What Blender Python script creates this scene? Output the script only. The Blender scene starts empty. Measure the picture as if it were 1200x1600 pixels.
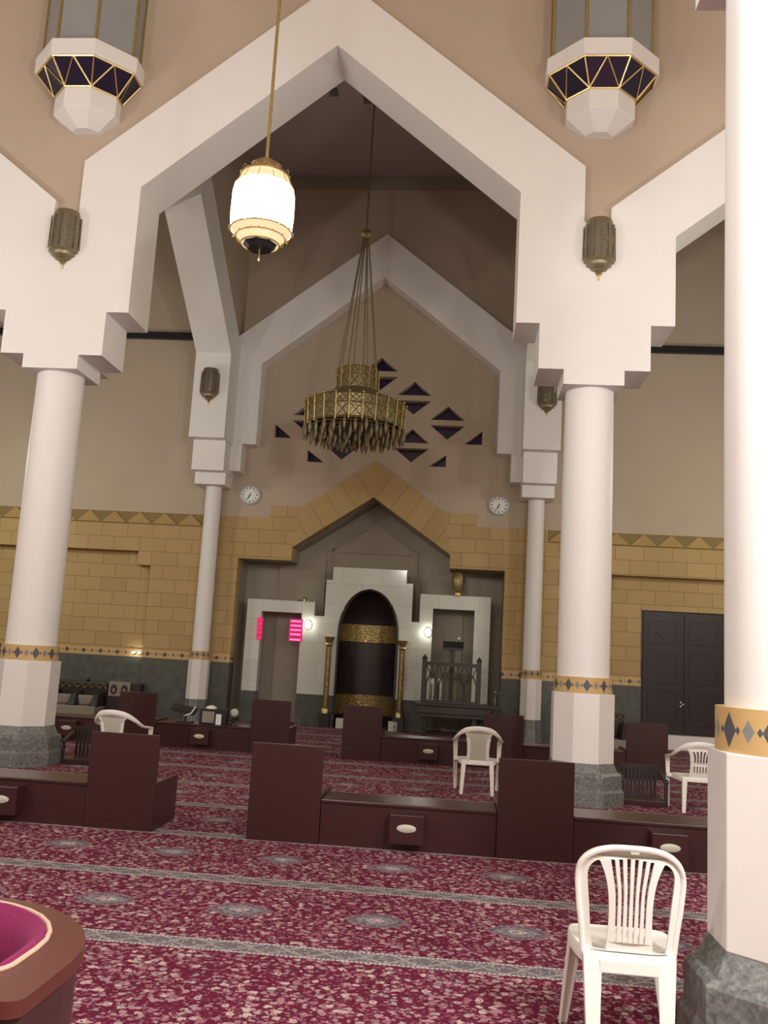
import bpy, bmesh, math, random
from mathutils import Vector, Matrix
from mathutils.geometry import tessellate_polygon
random.seed(7)
PI = math.pi
SC = bpy.context.scene
COL = SC.collection

# ------------------------------------------------------------------ camera
def make_camera():
    cd = bpy.data.cameras.new('camera'); co = bpy.data.objects.new('camera', cd); COL.objects.link(co)
    yaw, pit, rol = math.radians(4.99), math.radians(8.742), math.radians(3.242)
    cy, sy, cp, sp = math.cos(yaw), math.sin(yaw), math.cos(pit), math.sin(pit)
    fwd = Vector((-sy*cp, cy*cp, sp)); up = Vector((sy*sp, -cy*sp, cp)); rt = Vector((cy, sy, 0))
    c, s = math.cos(rol), math.sin(rol)
    R = c*rt + s*up; U = -s*rt + c*up
    m = Matrix((R, U, -fwd)).transposed().to_4x4(); m.translation = Vector((0, 0, 1.7))
    co.matrix_world = m
    cd.sensor_fit = 'VERTICAL'; cd.sensor_height = 36; cd.lens = 1432.67/1600*36
    cd.clip_start = 0.05; cd.clip_end = 100
    SC.camera = co
make_camera()
SC.view_settings.view_transform = 'Standard'; SC.view_settings.look = 'None'
SC.view_settings.gamma = 1; SC.view_settings.use_curve_mapping = False
SC.view_settings.exposure = 0.0
w = bpy.data.worlds.new('night'); SC.world = w; w.use_nodes = True
w.node_tree.nodes['Background'].inputs[0].default_value = (0.02, 0.022, 0.035, 1)
w.node_tree.nodes['Background'].inputs[1].default_value = 0.3

def lamp(name, loc, power, radius=0.28, col=(1, 0.93, 0.86)):
    ld = bpy.data.lights.new(name, 'POINT'); ld.energy = power; ld.shadow_soft_size = radius; ld.color = col
    o = bpy.data.objects.new(name, ld); COL.objects.link(o); o.location = loc
    return o
# the other ceiling pendants of the prayer hall, hanging behind and beside the photographer
XC, S1 = -2.055, 7.35
PEND = 42.0          # emission strength of the lit pendant in view
WARM = (1, 0.975, 0.955)
lamp('hall_lamp', (XC-0.1, 0.7, 5.7), 620, 0.28, WARM)
lamp('hall_lamp', (XC+S1, 0.7, 5.7), 620, 0.28, WARM)
lamp('hall_lamp', (XC-S1, 0.7, 5.7), 620, 0.28, WARM)
lamp('hall_lamp', (XC-S1, 8.1, 5.7), 280, 0.28, WARM)
lamp('hall_lamp', (XC+S1, 8.1, 5.7), 200, 0.28, WARM)
lamp('hall_lamp', (2.3, 0.9, 4.3), 1100, 0.25, (1, 0.98, 0.96))
# unseen fill lights added in the side bays to brighten the mihrab bay
lamp('bay_fill_light', (XC-S1-1.0, 16.3, 5.2), 245, 0.28, (0.97, 1, 0.86))
lamp('bay_fill_light', (XC+S1+1.0, 16.3, 5.2), 245, 0.28, (0.97, 1, 0.86))
SC.view_settings.exposure = 0.0

# ------------------------------------------------------------------ materials
class NT:
    def __init__(s, name):
        s.m = bpy.data.materials.new(name); s.m.use_nodes = True; s.t = s.m.node_tree
        s.b = s.t.nodes['Principled BSDF']
    def n(s, typ, **kw):
        x = s.t.nodes.new(typ)
        for k, v in kw.items(): setattr(x, k, v)
        return x
    def l(s, a, b): s.t.links.new(a, b)
    def sock(s, x, inp):
        if hasattr(x, 'is_linked') or hasattr(x, 'links'): s.l(x, inp)
        else: inp.default_value = x
    def math(s, op, a, b=0.0, c=None, clamp=False):
        x = s.n('ShaderNodeMath', operation=op); x.use_clamp = clamp
        s.sock(a, x.inputs[0]); s.sock(b, x.inputs[1])
        if c is not None: s.sock(c, x.inputs[2])
        return x.outputs[0]
    def mix(s, f, a, b, mode='MIX'):
        x = s.n('ShaderNodeMix', data_type='RGBA', blend_type=mode)
        s.sock(f, x.inputs[0])
        for v, i in ((a, 6), (b, 7)):
            if isinstance(v, tuple): x.inputs[i].default_value = (*v[:3], 1)
            else: s.l(v, x.inputs[i])
        return x.outputs[2]
    def coord(s):
        tc = s.n('ShaderNodeTexCoord'); sep = s.n('ShaderNodeSeparateXYZ'); s.l(tc.outputs['Object'], sep.inputs[0])
        return tc.outputs['Object'], sep.outputs[0], sep.outputs[1], sep.outputs[2]
    def noise(s, scale, detail=3, vec=None, rough=0.5):
        x = s.n('ShaderNodeTexNoise'); x.inputs['Scale'].default_value = scale; x.inputs['Detail'].default_value = detail
        x.inputs['Roughness'].default_value = rough
        s.l(vec if vec is not None else s.coord()[0], x.inputs['Vector'])
        return x.outputs['Fac']
    def ramp(s, f, stops):
        x = s.n('ShaderNodeValToRGB'); s.l(f, x.inputs[0]); e = x.color_ramp.elements
        while len(e) < len(stops): e.new(0.5)
        for q, (p, c) in zip(e, stops): q.position = p; q.color = (*c, 1)
        return x.outputs[0]
    def bump(s, h, st=0.2, d=0.01):
        x = s.n('ShaderNodeBump'); x.inputs['Strength'].default_value = st; x.inputs['Distance'].default_value = d
        s.l(h, x.inputs['Height']); s.l(x.outputs[0], s.b.inputs['Normal'])
    def base(s, c, rough=0.5, metal=0.0, spec=None):
        if isinstance(c, tuple): s.b.inputs['Base Color'].default_value = (*c[:3], 1)
        else: s.l(c, s.b.inputs['Base Color'])
        s.b.inputs['Roughness'].default_value = rough; s.b.inputs['Metallic'].default_value = metal
        if spec is not None: s.b.inputs['Specular IOR Level'].default_value = spec
        return s

def vary(name, c, amt=0.12, scale=2.5, rough=0.6, metal=0.0, spec=None, bump=0.0, bscale=60):
    t = NT(name); f = t.noise(scale, 4)
    a = tuple(x*(1-amt) for x in c); b = tuple(min(1, x*(1+amt)) for x in c)
    t.base(t.mix(f, a, b), rough, metal, spec)
    if bump: t.bump(t.noise(bscale, 3), bump, 0.003)
    return t.m

M = {}
M['white'] = vary('white_paint', (0.78, 0.765, 0.735), 0.03, 1.2, 0.55, bump=0.05)
M['beige'] = vary('beige_plaster', (0.475, 0.385, 0.295), 0.05, 0.8, 0.9, spec=0.15, bump=0.25, bscale=90)
M['taupe'] = vary('taupe_plaster', (0.335, 0.30, 0.24), 0.05, 1.0, 0.8, spec=0.2)
M['ceiling'] = vary('ceiling_plaster', (0.48, 0.42, 0.42), 0.05, 0.7, 0.9, spec=0.1)
M['plinth'] = vary('white_marble_plinth', (0.76, 0.73, 0.70), 0.05, 3, 0.35)
M['gold'] = vary('aged_brass', (0.52, 0.42, 0.18), 0.35, 9, 0.42, 1.0)
M['brass'] = vary('bright_brass', (0.78, 0.6, 0.28), 0.15, 9, 0.28, 1.0)
M['antique'] = vary('antique_bronze', (0.25, 0.215, 0.13), 0.4, 30, 0.45, 0.7)
M['darkwood'] = vary('dark_wood', (0.02, 0.011, 0.011), 0.3, 4, 0.45)
M['mashwood'] = vary('carved_dark_wood', (0.045, 0.035, 0.032), 0.2, 8, 0.5)
M['black'] = vary('black_plastic', (0.012, 0.012, 0.013), 0.2, 5, 0.4)
M['plastic'] = vary('white_plastic', (0.80, 0.785, 0.72), 0.02, 2, 0.38, spec=0.5)
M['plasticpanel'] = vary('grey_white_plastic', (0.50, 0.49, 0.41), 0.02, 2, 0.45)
M['steel'] = vary('brushed_steel', (0.7, 0.7, 0.68), 0.1, 20, 0.3, 1.0)
M['cream'] = vary('cream_cloth', (0.25, 0.22, 0.185), 0.1, 12, 0.9)
M['piping'] = vary('cream_piping', (0.55, 0.38, 0.28), 0.05, 12, 0.7)
M['brownwood'] = vary('brown_wood', (0.10, 0.026, 0.018), 0.12, 3, 0.33)
M['glassdark'] = vary('dark_purple_glass', (0.018, 0.014, 0.035), 0.3, 1.2, 0.12)
M['nightglass'] = vary('night_window_glass', (0.03, 0.02, 0.055), 0.3, 1.0, 0.15)
M['niche'] = vary('dark_niche_lining', (0.018, 0.010, 0.012), 0.3, 3, 0.35)
M['clockface'] = vary('clock_face', (0.75, 0.76, 0.70), 0.02, 3, 0.4)
M['clockrim'] = vary('grey_clock_rim', (0.42, 0.44, 0.42), 0.03, 3, 0.3)
M['ink'] = vary('black_ink', (0.02, 0.02, 0.02), 0.1, 3, 0.5)
M['paper'] = vary('white_paper', (0.75, 0.74, 0.70), 0.03, 3, 0.8)

def frosted(name, c, rough=0.35):
    t = NT(name); t.base(t.mix(t.noise(1.5, 2), tuple(x*0.85 for x in c), c), rough); return t.m
M['frost'] = frosted('grey_frosted_glass', (0.30, 0.31, 0.31))

def emis(name, c, s):
    t = NT(name); t.base((0.8, 0.8, 0.8), 0.4)
    t.b.inputs['Emission Color'].default_value = (*c, 1); t.b.inputs['Emission Strength'].default_value = s; return t.m
M['glow'] = emis('lit_glass', (1.0, 0.93, 0.80), PEND)
M['softglow'] = emis('softly_lit_glass', (1.0, 0.84, 0.50), 0.8); M['softglow'].node_tree.nodes['Principled BSDF'].inputs['Base Color'].default_value = (0.25, 0.2, 0.1, 1)
M['spot'] = emis('small_lit_lamp', (1.0, 0.97, 0.85), 60.0)
M['led'] = emis('pink_led', (1.0, 0.0, 0.17), 0.85)
M['ledwhite'] = emis('bright_led', (1.0, 0.25, 0.65), 1.9)
M['ledred'] = emis('red_glowing_display', (0.55, 0.0, 0.08), 0.9)
for k_ in ('led', 'ledwhite', 'ledred'): M[k_].node_tree.nodes['Principled BSDF'].inputs['Base Color'].default_value = (0.08, 0.01, 0.02, 1)
M['greenled'] = emis('green_indicator_led', (0.2, 0.9, 0.6), 1.5)

def mat_velvet():
    t = NT('magenta_velvet'); t.base(t.mix(t.noise(40, 3), (0.13, 0.001, 0.035), (0.24, 0.004, 0.085)), 0.85)
    t.b.inputs['Sheen Weight'].default_value = 0.1; t.b.inputs['Sheen Tint'].default_value = (1, 0.2, 0.5, 1)
    t.bump(t.noise(160, 2), 0.3, 0.002); return t.m
M['velvet'] = mat_velvet()

def mat_wood():
    t = NT('mahogany_veneer'); v, x, y, z = t.coord()
    mp = t.n('ShaderNodeMapping'); mp.inputs['Scale'].default_value = (1.5, 1.5, 26); t.l(v, mp.inputs[0])
    f = t.noise(2.2, 5, mp.outputs[0], 0.65)
    t.base(t.mix(f, (0.028, 0.0095, 0.010), (0.060, 0.0195, 0.018)), 0.30)
    t.bump(f, 0.08, 0.002); return t.m
M['wood'] = mat_wood()

def mat_granite(name, a, b, c, rough=0.3, scale=22):
    t = NT(name); v = t.coord()[0]
    f = t.noise(scale, 8, v, 0.75); g = t.noise(1.6, 4, v, 0.6)
    col = t.ramp(f, [(0.32, a), (0.5, b), (0.68, c)])
    col = t.mix(t.math('MULTIPLY', g, 0.35), col, b)
    t.base(col, rough); return t.m
M['granite'] = mat_granite('grey_green_granite', (0.04, 0.045, 0.042), (0.145, 0.15, 0.14), (0.30, 0.30, 0.285), 0.4, 26)
M['greenmarble'] = mat_granite('dark_green_marble', (0.060, 0.066, 0.058), (0.092, 0.10, 0.088), (0.135, 0.14, 0.125), 0.2, 5)

def mat_marble():
    t = NT('white_marble_panels'); v, x, y, z = t.coord()
    br = t.n('ShaderNodeTexBrick'); br.offset = 0.5
    cb = t.n('ShaderNodeCombineXYZ'); t.l(x, cb.inputs[0]); t.l(z, cb.inputs[1]); t.l(cb.outputs[0], br.inputs['Vector'])
    for k, val in (('Scale', 1.0), ('Mortar Size', 0.004), ('Brick Width', 0.9), ('Row Height', 0.46), ('Mortar Smooth', 0.1)): br.inputs[k].default_value = val
    br.inputs['Color1'].default_value = (0.58, 0.60, 0.54, 1); br.inputs['Color2'].default_value = (0.66, 0.67, 0.61, 1); br.inputs['Mortar'].default_value = (0.42, 0.42, 0.38, 1)
    t.base(t.mix(t.math('MULTIPLY', t.noise(3, 6, v, 0.7), 0.18), br.outputs[0], (0.45, 0.46, 0.42)), 0.10); return t.m
M['marble'] = mat_marble()

def mat_brick(name, angle=0.0, ox=0.0, oz=0.0, bw=0.62, rh=0.315, off=0.5):
    """sandstone blocks on a vertical wall (Object X,Z), courses turned by angle"""
    t = NT(name); v, x, y, z = t.coord()
    ca, sa = math.cos(angle), math.sin(angle)
    xx = t.math('SUBTRACT', x, ox); zz = t.math('SUBTRACT', z, oz)
    u = t.math('ADD', t.math('MULTIPLY', xx, ca), t.math('MULTIPLY', zz, sa))
    q = t.math('SUBTRACT', t.math('MULTIPLY', zz, ca), t.math('MULTIPLY', xx, sa))
    cb = t.n('ShaderNodeCombineXYZ'); t.l(t.math('ADD', u, 200*bw), cb.inputs[0]); t.l(t.math('ADD', q, 100*rh), cb.inputs[1])
    br = t.n('ShaderNodeTexBrick'); br.offset = off; t.l(cb.outputs[0], br.inputs['Vector'])
    for k, val in (('Scale', 1.0), ('Mortar Size', 0.008), ('Brick Width', bw), ('Row Height', rh), ('Mortar Smooth', 0.3), ('Bias', 0.0)): br.inputs[k].default_value = val
    br.inputs['Color1'].default_value = (0.44, 0.305, 0.135, 1); br.inputs['Color2'].default_value = (0.50, 0.355, 0.165, 1)
    br.inputs['Mortar'].default_value = (0.27, 0.18, 0.08, 1)
    col = t.mix(t.math('MULTIPLY', t.noise(5, 5, v, 0.7), 0.45), br.outputs[0], (0.37, 0.25, 0.11))
    t.base(col, 0.75, spec=0.25)
    t.bump(t.math('SUBTRACT', 1.0, br.outputs['Fac']), 0.5, 0.01)
    return t.m
M['brick'] = mat_brick('sandstone_blocks', 0, 0, 1.519)
M['tri'] = vary('sandstone_triangle', (0.40, 0.27, 0.105), 0.12, 5, 0.75, spec=0.25)

def diamond_band(name, u_of, period, aw, ah, bw_, bh, c1, c2, zc=1.41):
    t = NT(name); v, x, y, z = t.coord()
    u = u_of(t, x, y); vz = t.math('ABSOLUTE', t.math('SUBTRACT', z, zc))
    def dia(shift, a, b):
        w_ = t.math('ABSOLUTE', t.math('SUBTRACT', t.math('FRACT', t.math('ADD', t.math('DIVIDE', u, period), 100+shift)), 0.5))
        d = t.math('ADD', t.math('DIVIDE', t.math('MULTIPLY', w_, period), a), t.math('DIVIDE', vz, b))
        return t.math('LESS_THAN', d, 1.0)
    base = t.mix(t.noise(9, 4, v), (0.52, 0.33, 0.13), (0.60, 0.42, 0.18))
    gr = t.mix(t.noise(60, 4, v), tuple(k*0.6 for k in c1), c1); gr2 = t.mix(t.noise(60, 4, v), tuple(k*0.6 for k in c2), c2)
    col = t.mix(dia(0, aw, ah), base, gr); col = t.mix(dia(0.5, bw_, bh), col, gr2)
    col = t.mix(dia(0.25, bw_*0.42, bh*0.42), col, gr); col = t.mix(dia(0.75, bw_*0.42, bh*0.42), col, gr)
    t.base(col, 0.45); return t.m
M['frieze'] = diamond_band('wall_diamond_frieze', lambda t, x, y: x, 0.40, 0.062, 0.058, 0.045, 0.040, (0.10, 0.09, 0.08), (0.20, 0.19, 0.15), 1.39)
def ang(t, x, y): return t.math('MULTIPLY', t.math('ARCTAN2', y, x), 1/(2*PI))
M['colband'] = diamond_band('column_diamond_band', ang, 1/10, 0.0205, 0.080, 0.0145, 0.050, (0.10, 0.105, 0.12), (0.30, 0.30, 0.28), 1.445)

def mat_carpet():
    t = NT('red_floral_carpet'); v, x, y, z = t.coord()
    warp = t.n('ShaderNodeTexNoise'); warp.inputs['Scale'].default_value = 44; warp.inputs['Detail'].default_value = 2; t.l(v, warp.inputs['Vector'])
    vm = t.n('ShaderNodeMix', data_type='VECTOR'); vm.inputs[0].default_value = 0.042; t.l(v, vm.inputs[4]); t.l(warp.outputs['Color'], vm.inputs[5])
    def vor(sc, feat='F1'):
        q = t.n('ShaderNodeTexVoronoi', feature=feat); q.inputs['Scale'].default_value = sc; t.l(vm.outputs[1], q.inputs['Vector']); return q
    a = vor(20.0); b = vor(42); a2 = vor(14.0); c3 = vor(30.0)
    sa = t.n('ShaderNodeSeparateColor'); t.l(a.outputs['Color'], sa.inputs[0])
    sb = t.n('ShaderNodeSeparateColor'); t.l(b.outputs['Color'], sb.inputs[0])
    s2 = t.n('ShaderNodeSeparateColor'); t.l(a2.outputs['Color'], s2.inputs[0])
    s3 = t.n('ShaderNodeSeparateColor'); t.l(c3.outputs['Color'], s3.inputs[0])
    ground = t.mix(t.noise(9, 3, v), (0.085, 0.008, 0.024), (0.155, 0.013, 0.042))
    leafc = t.ramp(sb.outputs[0], [(0.0, (0.04, 0.007, 0.018)), (0.4, (0.15, 0.035, 0.06)), (0.7, (0.25, 0.11, 0.14)), (0.95, (0.13, 0.115, 0.13))])
    leaf = t.math('LESS_THAN', b.outputs['Distance'], 0.40)
    col = t.mix(t.math('MULTIPLY', leaf, 0.85), ground, leafc)
    pet = [(0.0, (0.34, 0.145, 0.18)), (0.35, (0.40, 0.25, 0.25)), (0.6, (0.27, 0.09, 0.13)), (0.8, (0.46, 0.36, 0.32)), (1.0, (0.24, 0.20, 0.24))]
    f3 = t.math('MULTIPLY', t.math('LESS_THAN', c3.outputs['Distance'], 0.38), t.math('GREATER_THAN', s3.outputs[1], 0.45))
    col = t.mix(t.math('MULTIPLY', f3, 0.75), col, t.ramp(s3.outputs[0], pet))
    fl = t.math('MULTIPLY', t.math('LESS_THAN', a.outputs['Distance'], 0.40), t.math('GREATER_THAN', sa.outputs[1], 0.25))
    col = t.mix(t.math('MULTIPLY', fl, 0.9), col, t.ramp(sa.outputs[0], pet))
    f2 = t.math('MULTIPLY', t.math('LESS_THAN', a2.outputs['Distance'], 0.30), t.math('GREATER_THAN', s2.outputs[1], 0.62))
    col = t.mix(f2, col, (0.46, 0.35, 0.31))
    core = t.math('ADD', t.math('MULTIPLY', t.math('LESS_THAN', a.outputs['Distance'], 0.12), fl), t.math('MULTIPLY', t.math('LESS_THAN', a2.outputs['Distance'], 0.10), f2), clamp=True)
    col = t.mix(core, col, (0.18, 0.02, 0.06))
    # medallions
    fx = t.math('SUBTRACT', t.math('FRACT', t.math('ADD', t.math('DIVIDE', t.math('ADD', x, 0.44), 0.9), 100.5)), 0.5)
    fy = t.math('SUBTRACT', t.math('FRACT', t.math('ADD', t.math('DIVIDE', t.math('SUBTRACT', y, 6.21), 1.49), 100.5)), 0.5)
    ax = t.math('ABSOLUTE', t.math('MULTIPLY', fx, 0.9)); ay = t.math('ABSOLUTE', t.math('MULTIPLY', fy, 1.49))
    e = t.math('ADD', t.math('POWER', t.math('DIVIDE', ax, 0.215), 1.35), t.math('POWER', t.math('DIVIDE', ay, 0.165), 1.35))
    e = t.math('ADD', e, t.math('MULTIPLY', t.math('SUBTRACT', t.noise(26, 2, v), 0.5), 0.5))
    medc = t.ramp(t.math('MULTIPLY', e, 0.9), [(0.0, (0.52, 0.47, 0.43)), (0.08, (0.24, 0.09, 0.12)), (0.14, (0.50, 0.46, 0.42)), (0.24, (0.09, 0.08, 0.10)), (0.40, (0.26, 0.23, 0.25)), (0.58, (0.08, 0.07, 0.09)), (0.85, (0.20, 0.13, 0.15))])
    med = t.math('MULTIPLY', t.math('LESS_THAN', e, 1.0), t.math('GREATER_THAN', y, 5.6))   # the first carpet width has no medallions
    spk = t.mix(t.math('MULTIPLY', t.math('GREATER_THAN', e, 0.2), t.math('LESS_THAN', b.outputs['Distance'], 0.34)), medc, (0.33, 0.20, 0.23))
    col = t.mix(med, col, spk)
    # border strips
    sy = t.math('ABSOLUTE', t.math('MULTIPLY', t.math('SUBTRACT', t.math('FRACT', t.math('ADD', t.math('DIVIDE', t.math('SUBTRACT', y, 5.475), 1.49), 100.5)), 0.5), 1.49))
    strip = t.math('LESS_THAN', sy, 0.098)
    zig = t.math('ABSOLUTE', t.math('SUBTRACT', t.math('FRACT', t.math('MULTIPLY', x, 4.5)), 0.5))
    zz = t.math('LESS_THAN', t.math('ABSOLUTE', t.math('SUBTRACT', t.math('ABSOLUTE', t.math('SUBTRACT', y, t.math('MULTIPLY', t.math('ROUND', t.math('DIVIDE', y, 0.18)), 0.18))), t.math('MULTIPLY', zig, 0.16))), 0.012)
    sc_ = t.mix(t.math('LESS_THAN', b.outputs['Distance'], 0.33), (0.14, 0.12, 0.13), t.ramp(sb.outputs[1], [(0.2, (0.38, 0.34, 0.33)), (0.7, (0.28, 0.245, 0.24)), (0.9, (0.40, 0.27, 0.27))]))
    sc_ = t.mix(t.math('MULTIPLY', zz, 0.7), sc_, (0.34, 0.31, 0.30))
    edge = t.math('GREATER_THAN', sy, 0.075)
    bead = t.math('GREATER_THAN', t.math('FRACT', t.math('MULTIPLY', x, 38)), 0.35)
    sc_ = t.mix(t.math('MULTIPLY', edge, bead), sc_, (0.46, 0.41, 0.38))
    col = t.mix(strip, col, sc_)
    t.base(col, 0.95, spec=0.08); t.bump(t.noise(220, 2, v), 0.4, 0.004)
    return t.m
M['carpet'] = mat_carpet()

def mat_filigree(name, dark, gold, scale=16, thr=0.5):
    t = NT(name); v = t.coord()[0]
    q = t.n('ShaderNodeTexVoronoi', feature='DISTANCE_TO_EDGE'); q.inputs['Scale'].default_value = scale; t.l(v, q.inputs['Vector'])
    f = t.math('GREATER_THAN', t.math('ADD', q.outputs['Distance'], t.math('MULTIPLY', t.noise(50, 3, v), 0.16)), 0.15)
    t.base(t.mix(f, gold, dark), 0.35)
    t.l(t.math('SUBTRACT', 1.0, t.math('MULTIPLY', f, 0.7)), t.b.inputs['Metallic'])
    t.bump(f, 0.4, 0.006); return t.m
M['goldscript'] = mat_filigree('gilded_relief', (0.13, 0.10, 0.04), (0.66, 0.50, 0.18), 20)
M['goldcol'] = mat_filigree('gilded_colonnette', (0.16, 0.12, 0.05), (0.55, 0.42, 0.18), 26)
M['chandwork'] = mat_filigree('pierced_pale_brass', (0.20, 0.18, 0.11), (0.52, 0.46, 0.24), 22)
M['bronzework'] = mat_filigree('pierced_bronze', (0.15, 0.145, 0.115), (0.34, 0.30, 0.20), 26)

# ------------------------------------------------------------------ mesh helpers
class MB:
    def __init__(s): s.bm = bmesh.new()
    def box(s, x0, x1, y0, y1, z0, z1):
        v = [s.bm.verts.new(p) for p in ((x0,y0,z0),(x1,y0,z0),(x1,y1,z0),(x0,y1,z0),(x0,y0,z1),(x1,y0,z1),(x1,y1,z1),(x0,y1,z1))]
        for f in ((0,3,2,1),(4,5,6,7),(0,1,5,4),(1,2,6,5),(2,3,7,6),(3,0,4,7)): s.bm.faces.new([v[i] for i in f])
        return s
    def quadbox(s, a, b):
        """two matching loops (lists of points) joined into a solid"""
        n = len(a); va = [s.bm.verts.new(p) for p in a]; vb = [s.bm.verts.new(p) for p in b]
        for i in range(n): s.bm.faces.new([va[i], va[(i+1)%n], vb[(i+1)%n], vb[i]])
        s.bm.faces.new(list(reversed(va))); s.bm.faces.new(vb); return s
    def loft(s, loops, cap0=True, cap1=True):
        vs = [[s.bm.verts.new(p) for p in L] for L in loops]; n = len(loops[0])
        for a, b in zip(vs, vs[1:]):
            for i in range(n): s.bm.faces.new([a[i], a[(i+1)%n], b[(i+1)%n], b[i]])
        if cap0: s.bm.faces.new(list(reversed(vs[0])))
        if cap1: s.bm.faces.new(vs[-1])
        return s
    def lathe(s, prof, n=32, c=(0,0,0), rot=0.0, cap0=True, cap1=True, flat=False):
        k = 1/math.cos(PI/n) if flat else 1
        return s.loft([[(c[0]+r*k*math.cos(2*PI*i/n+rot), c[1]+r*k*math.sin(2*PI*i/n+rot), c[2]+z) for i in range(n)] for r, z in prof], cap0, cap1)
    def oct(s, prof, c=(0,0,0)): return s.lathe(prof, 8, c, PI/8, flat=True)
    def tube(s, pts, r, n=8, closed=False):
        pts = [Vector(p) for p in pts]; loops = []
        m = len(pts)
        for i, p in enumerate(pts):
            d = (pts[(i+1) % m]-pts[i-1]) if closed else (pts[min(i+1, m-1)]-pts[max(i-1, 0)])
            d.normalize(); up = Vector((0, 0, 1)) if abs(d.z) < 0.92 else Vector((0, 1, 0))
            a = d.cross(up).normalized(); b = a.cross(d).normalized()
            rr = r[i] if isinstance(r, list) else r
            ra, rb = rr if isinstance(rr, tuple) else (rr, rr)
            loops.append([p+a*ra*math.cos(2*PI*k/n)+b*rb*math.sin(2*PI*k/n) for k in range(n)])
        if closed: loops.append(loops[0]); return s.loft(loops, False, False)
        return s.loft(loops)
    def plate(s, outer, holes, c0, c1, fn=None):
        """flat shape with holes in (a,b), extruded from c0 to c1; fn maps (a,b,c)->point (default X,Z with depth Y)"""
        fn = fn or (lambda a, b, c: (a, c, b))
        loops = [outer]+list(holes)
        tris = tessellate_polygon([[Vector((a, b, 0)) for a, b in L] for L in loops])
        flat = [p for L in loops for p in L]
        v0 = [s.bm.verts.new(fn(a, b, c0)) for a, b in flat]; v1 = [s.bm.verts.new(fn(a, b, c1)) for a, b in flat]
        for t in tris:
            try: s.bm.faces.new([v0[i] for i in t]); s.bm.faces.new([v1[i] for i in reversed(t)])
            except ValueError: pass
        k = 0
        for L in loops:
            n = len(L)
            for i in range(n): s.bm.faces.new([v0[k+i], v0[k+(i+1)%n], v1[k+(i+1)%n], v1[k+i]])
            k += n
        return s
    def ball(s, c, r, sz=1.0, n=12, m=8):
        return s.lathe([(max(1e-4, r*math.sin(PI*i/m)), -r*sz*math.cos(PI*i/m)) for i in range(m+1)], n, c)
    def go(s, name, mat, parent=None, smooth=False, bevel=0, loc=None, rotz=0, auto=None):
        bmesh.ops.remove_doubles(s.bm, verts=s.bm.verts, dist=1e-6)
        bmesh.ops.recalc_face_normals(s.bm, faces=s.bm.faces)
        me = bpy.data.meshes.new(name); s.bm.to_mesh(me); s.bm.free()
        me.materials.append(M[mat] if isinstance(mat, str) else mat)
        if smooth:
            for p in me.polygons: p.use_smooth = True
        o = bpy.data.objects.new(name, me); COL.objects.link(o)
        if smooth or auto:
            try: me.set_sharp_from_angle(angle=math.radians(auto or 40))
            except Exception: pass
        if parent: o.parent = parent
        if loc: o.location = loc
        if rotz: o.rotation_euler.z = rotz
        if bevel:
            b = o.modifiers.new('bevel', 'BEVEL'); b.width = bevel; b.segments = 2; b.limit_method = 'ANGLE'; b.angle_limit = 0.7
        return o

def tag(o, label, cat, group=None, kind=None):
    o['label'] = label; o['category'] = cat
    if group: o['group'] = group
    if kind: o['kind'] = kind
    return o
def thing(name, label, cat, loc=(0,0,0), rotz=0, group=None):
    o = bpy.data.objects.new(name, None); COL.objects.link(o); o.location = loc; o.rotation_euler.z = rotz
    o.empty_display_size = 0.1
    return tag(o, label, cat, group)
def copy_tree(o, parent=None):
    c = o.copy(); COL.objects.link(c)
    if parent: c.parent = parent
    for ch in list(o.children): copy_tree(ch, c)
    return c
def dup(o, loc, rotz, label, group=None):
    c = copy_tree(o); c.location = loc; c.rotation_euler.z = rotz; c['label'] = label
    if group: c['group'] = group
    return c
def struct(o, label=None):
    o['kind'] = 'structure'
    if label: o['label'] = label
    return o
XZ = lambda a, b, c: (a, c, b)
YZ = lambda a, b, c: (c, a, b)
def mir(pts, xc=XC): return [(2*xc-a, b) for a, b in pts]

# ------------------------------------------------------------------ setting: room
XL, XR, Y1, Y2, YW = -5.73, 1.62, 12.1, 20.44, 20.65
XW0, XW1, YB, ZT = -13.2, 9.1, -4.0, 13.1
struct(MB().box(XW0, XW1, YB, 22.6, -0.1, 0.0).go('floor', 'carpet'), 'red floral carpet with grey border strips and small medallions')
struct(MB().box(XW0, XW1, YB, Y1-0.3, ZT+0.5, ZT+0.7).go('ceiling', 'beige'), 'beige ceiling over the main hall')
# ceiling over the mihrab bays, with two square dark openings above the centre
sq = [[(-3.15, 17.1), (-2.95, 17.1), (-2.95, 17.4), (-3.15, 17.4)], [(-2.45, 17.32), (-2.2, 17.32), (-2.2, 17.66), (-2.45, 17.66)]]
struct(MB().plate([(XW0, Y1), (XW1, Y1), (XW1, 21.2), (XW0, 21.2)], sq, ZT, ZT+0.25, lambda a, b, c: (a, b, c)).go('ceiling', 'ceiling'), 'brownish ceiling above the mihrab bay')
for q in sq:
    struct(MB().box(q[0][0]-0.02, q[1][0]+0.02, q[0][1]-0.02, q[2][1]+0.02, ZT+0.2, ZT+0.24).go('trim_1', 'black'), 'dark square opening in the ceiling of the mihrab bay')
struct(MB().box(XW0-0.2, XW0, YB, 21.2, 0, ZT+0.7).go('wall_left', 'beige'))
struct(MB().box(XW1, XW1+0.2, YB, 21.2, 0, ZT+0.7).go('wall_right', 'beige'))
struct(MB().box(XW0, XW1, YB-0.2, YB, 0, ZT+0.7).go('wall_rear', 'beige'))

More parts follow.
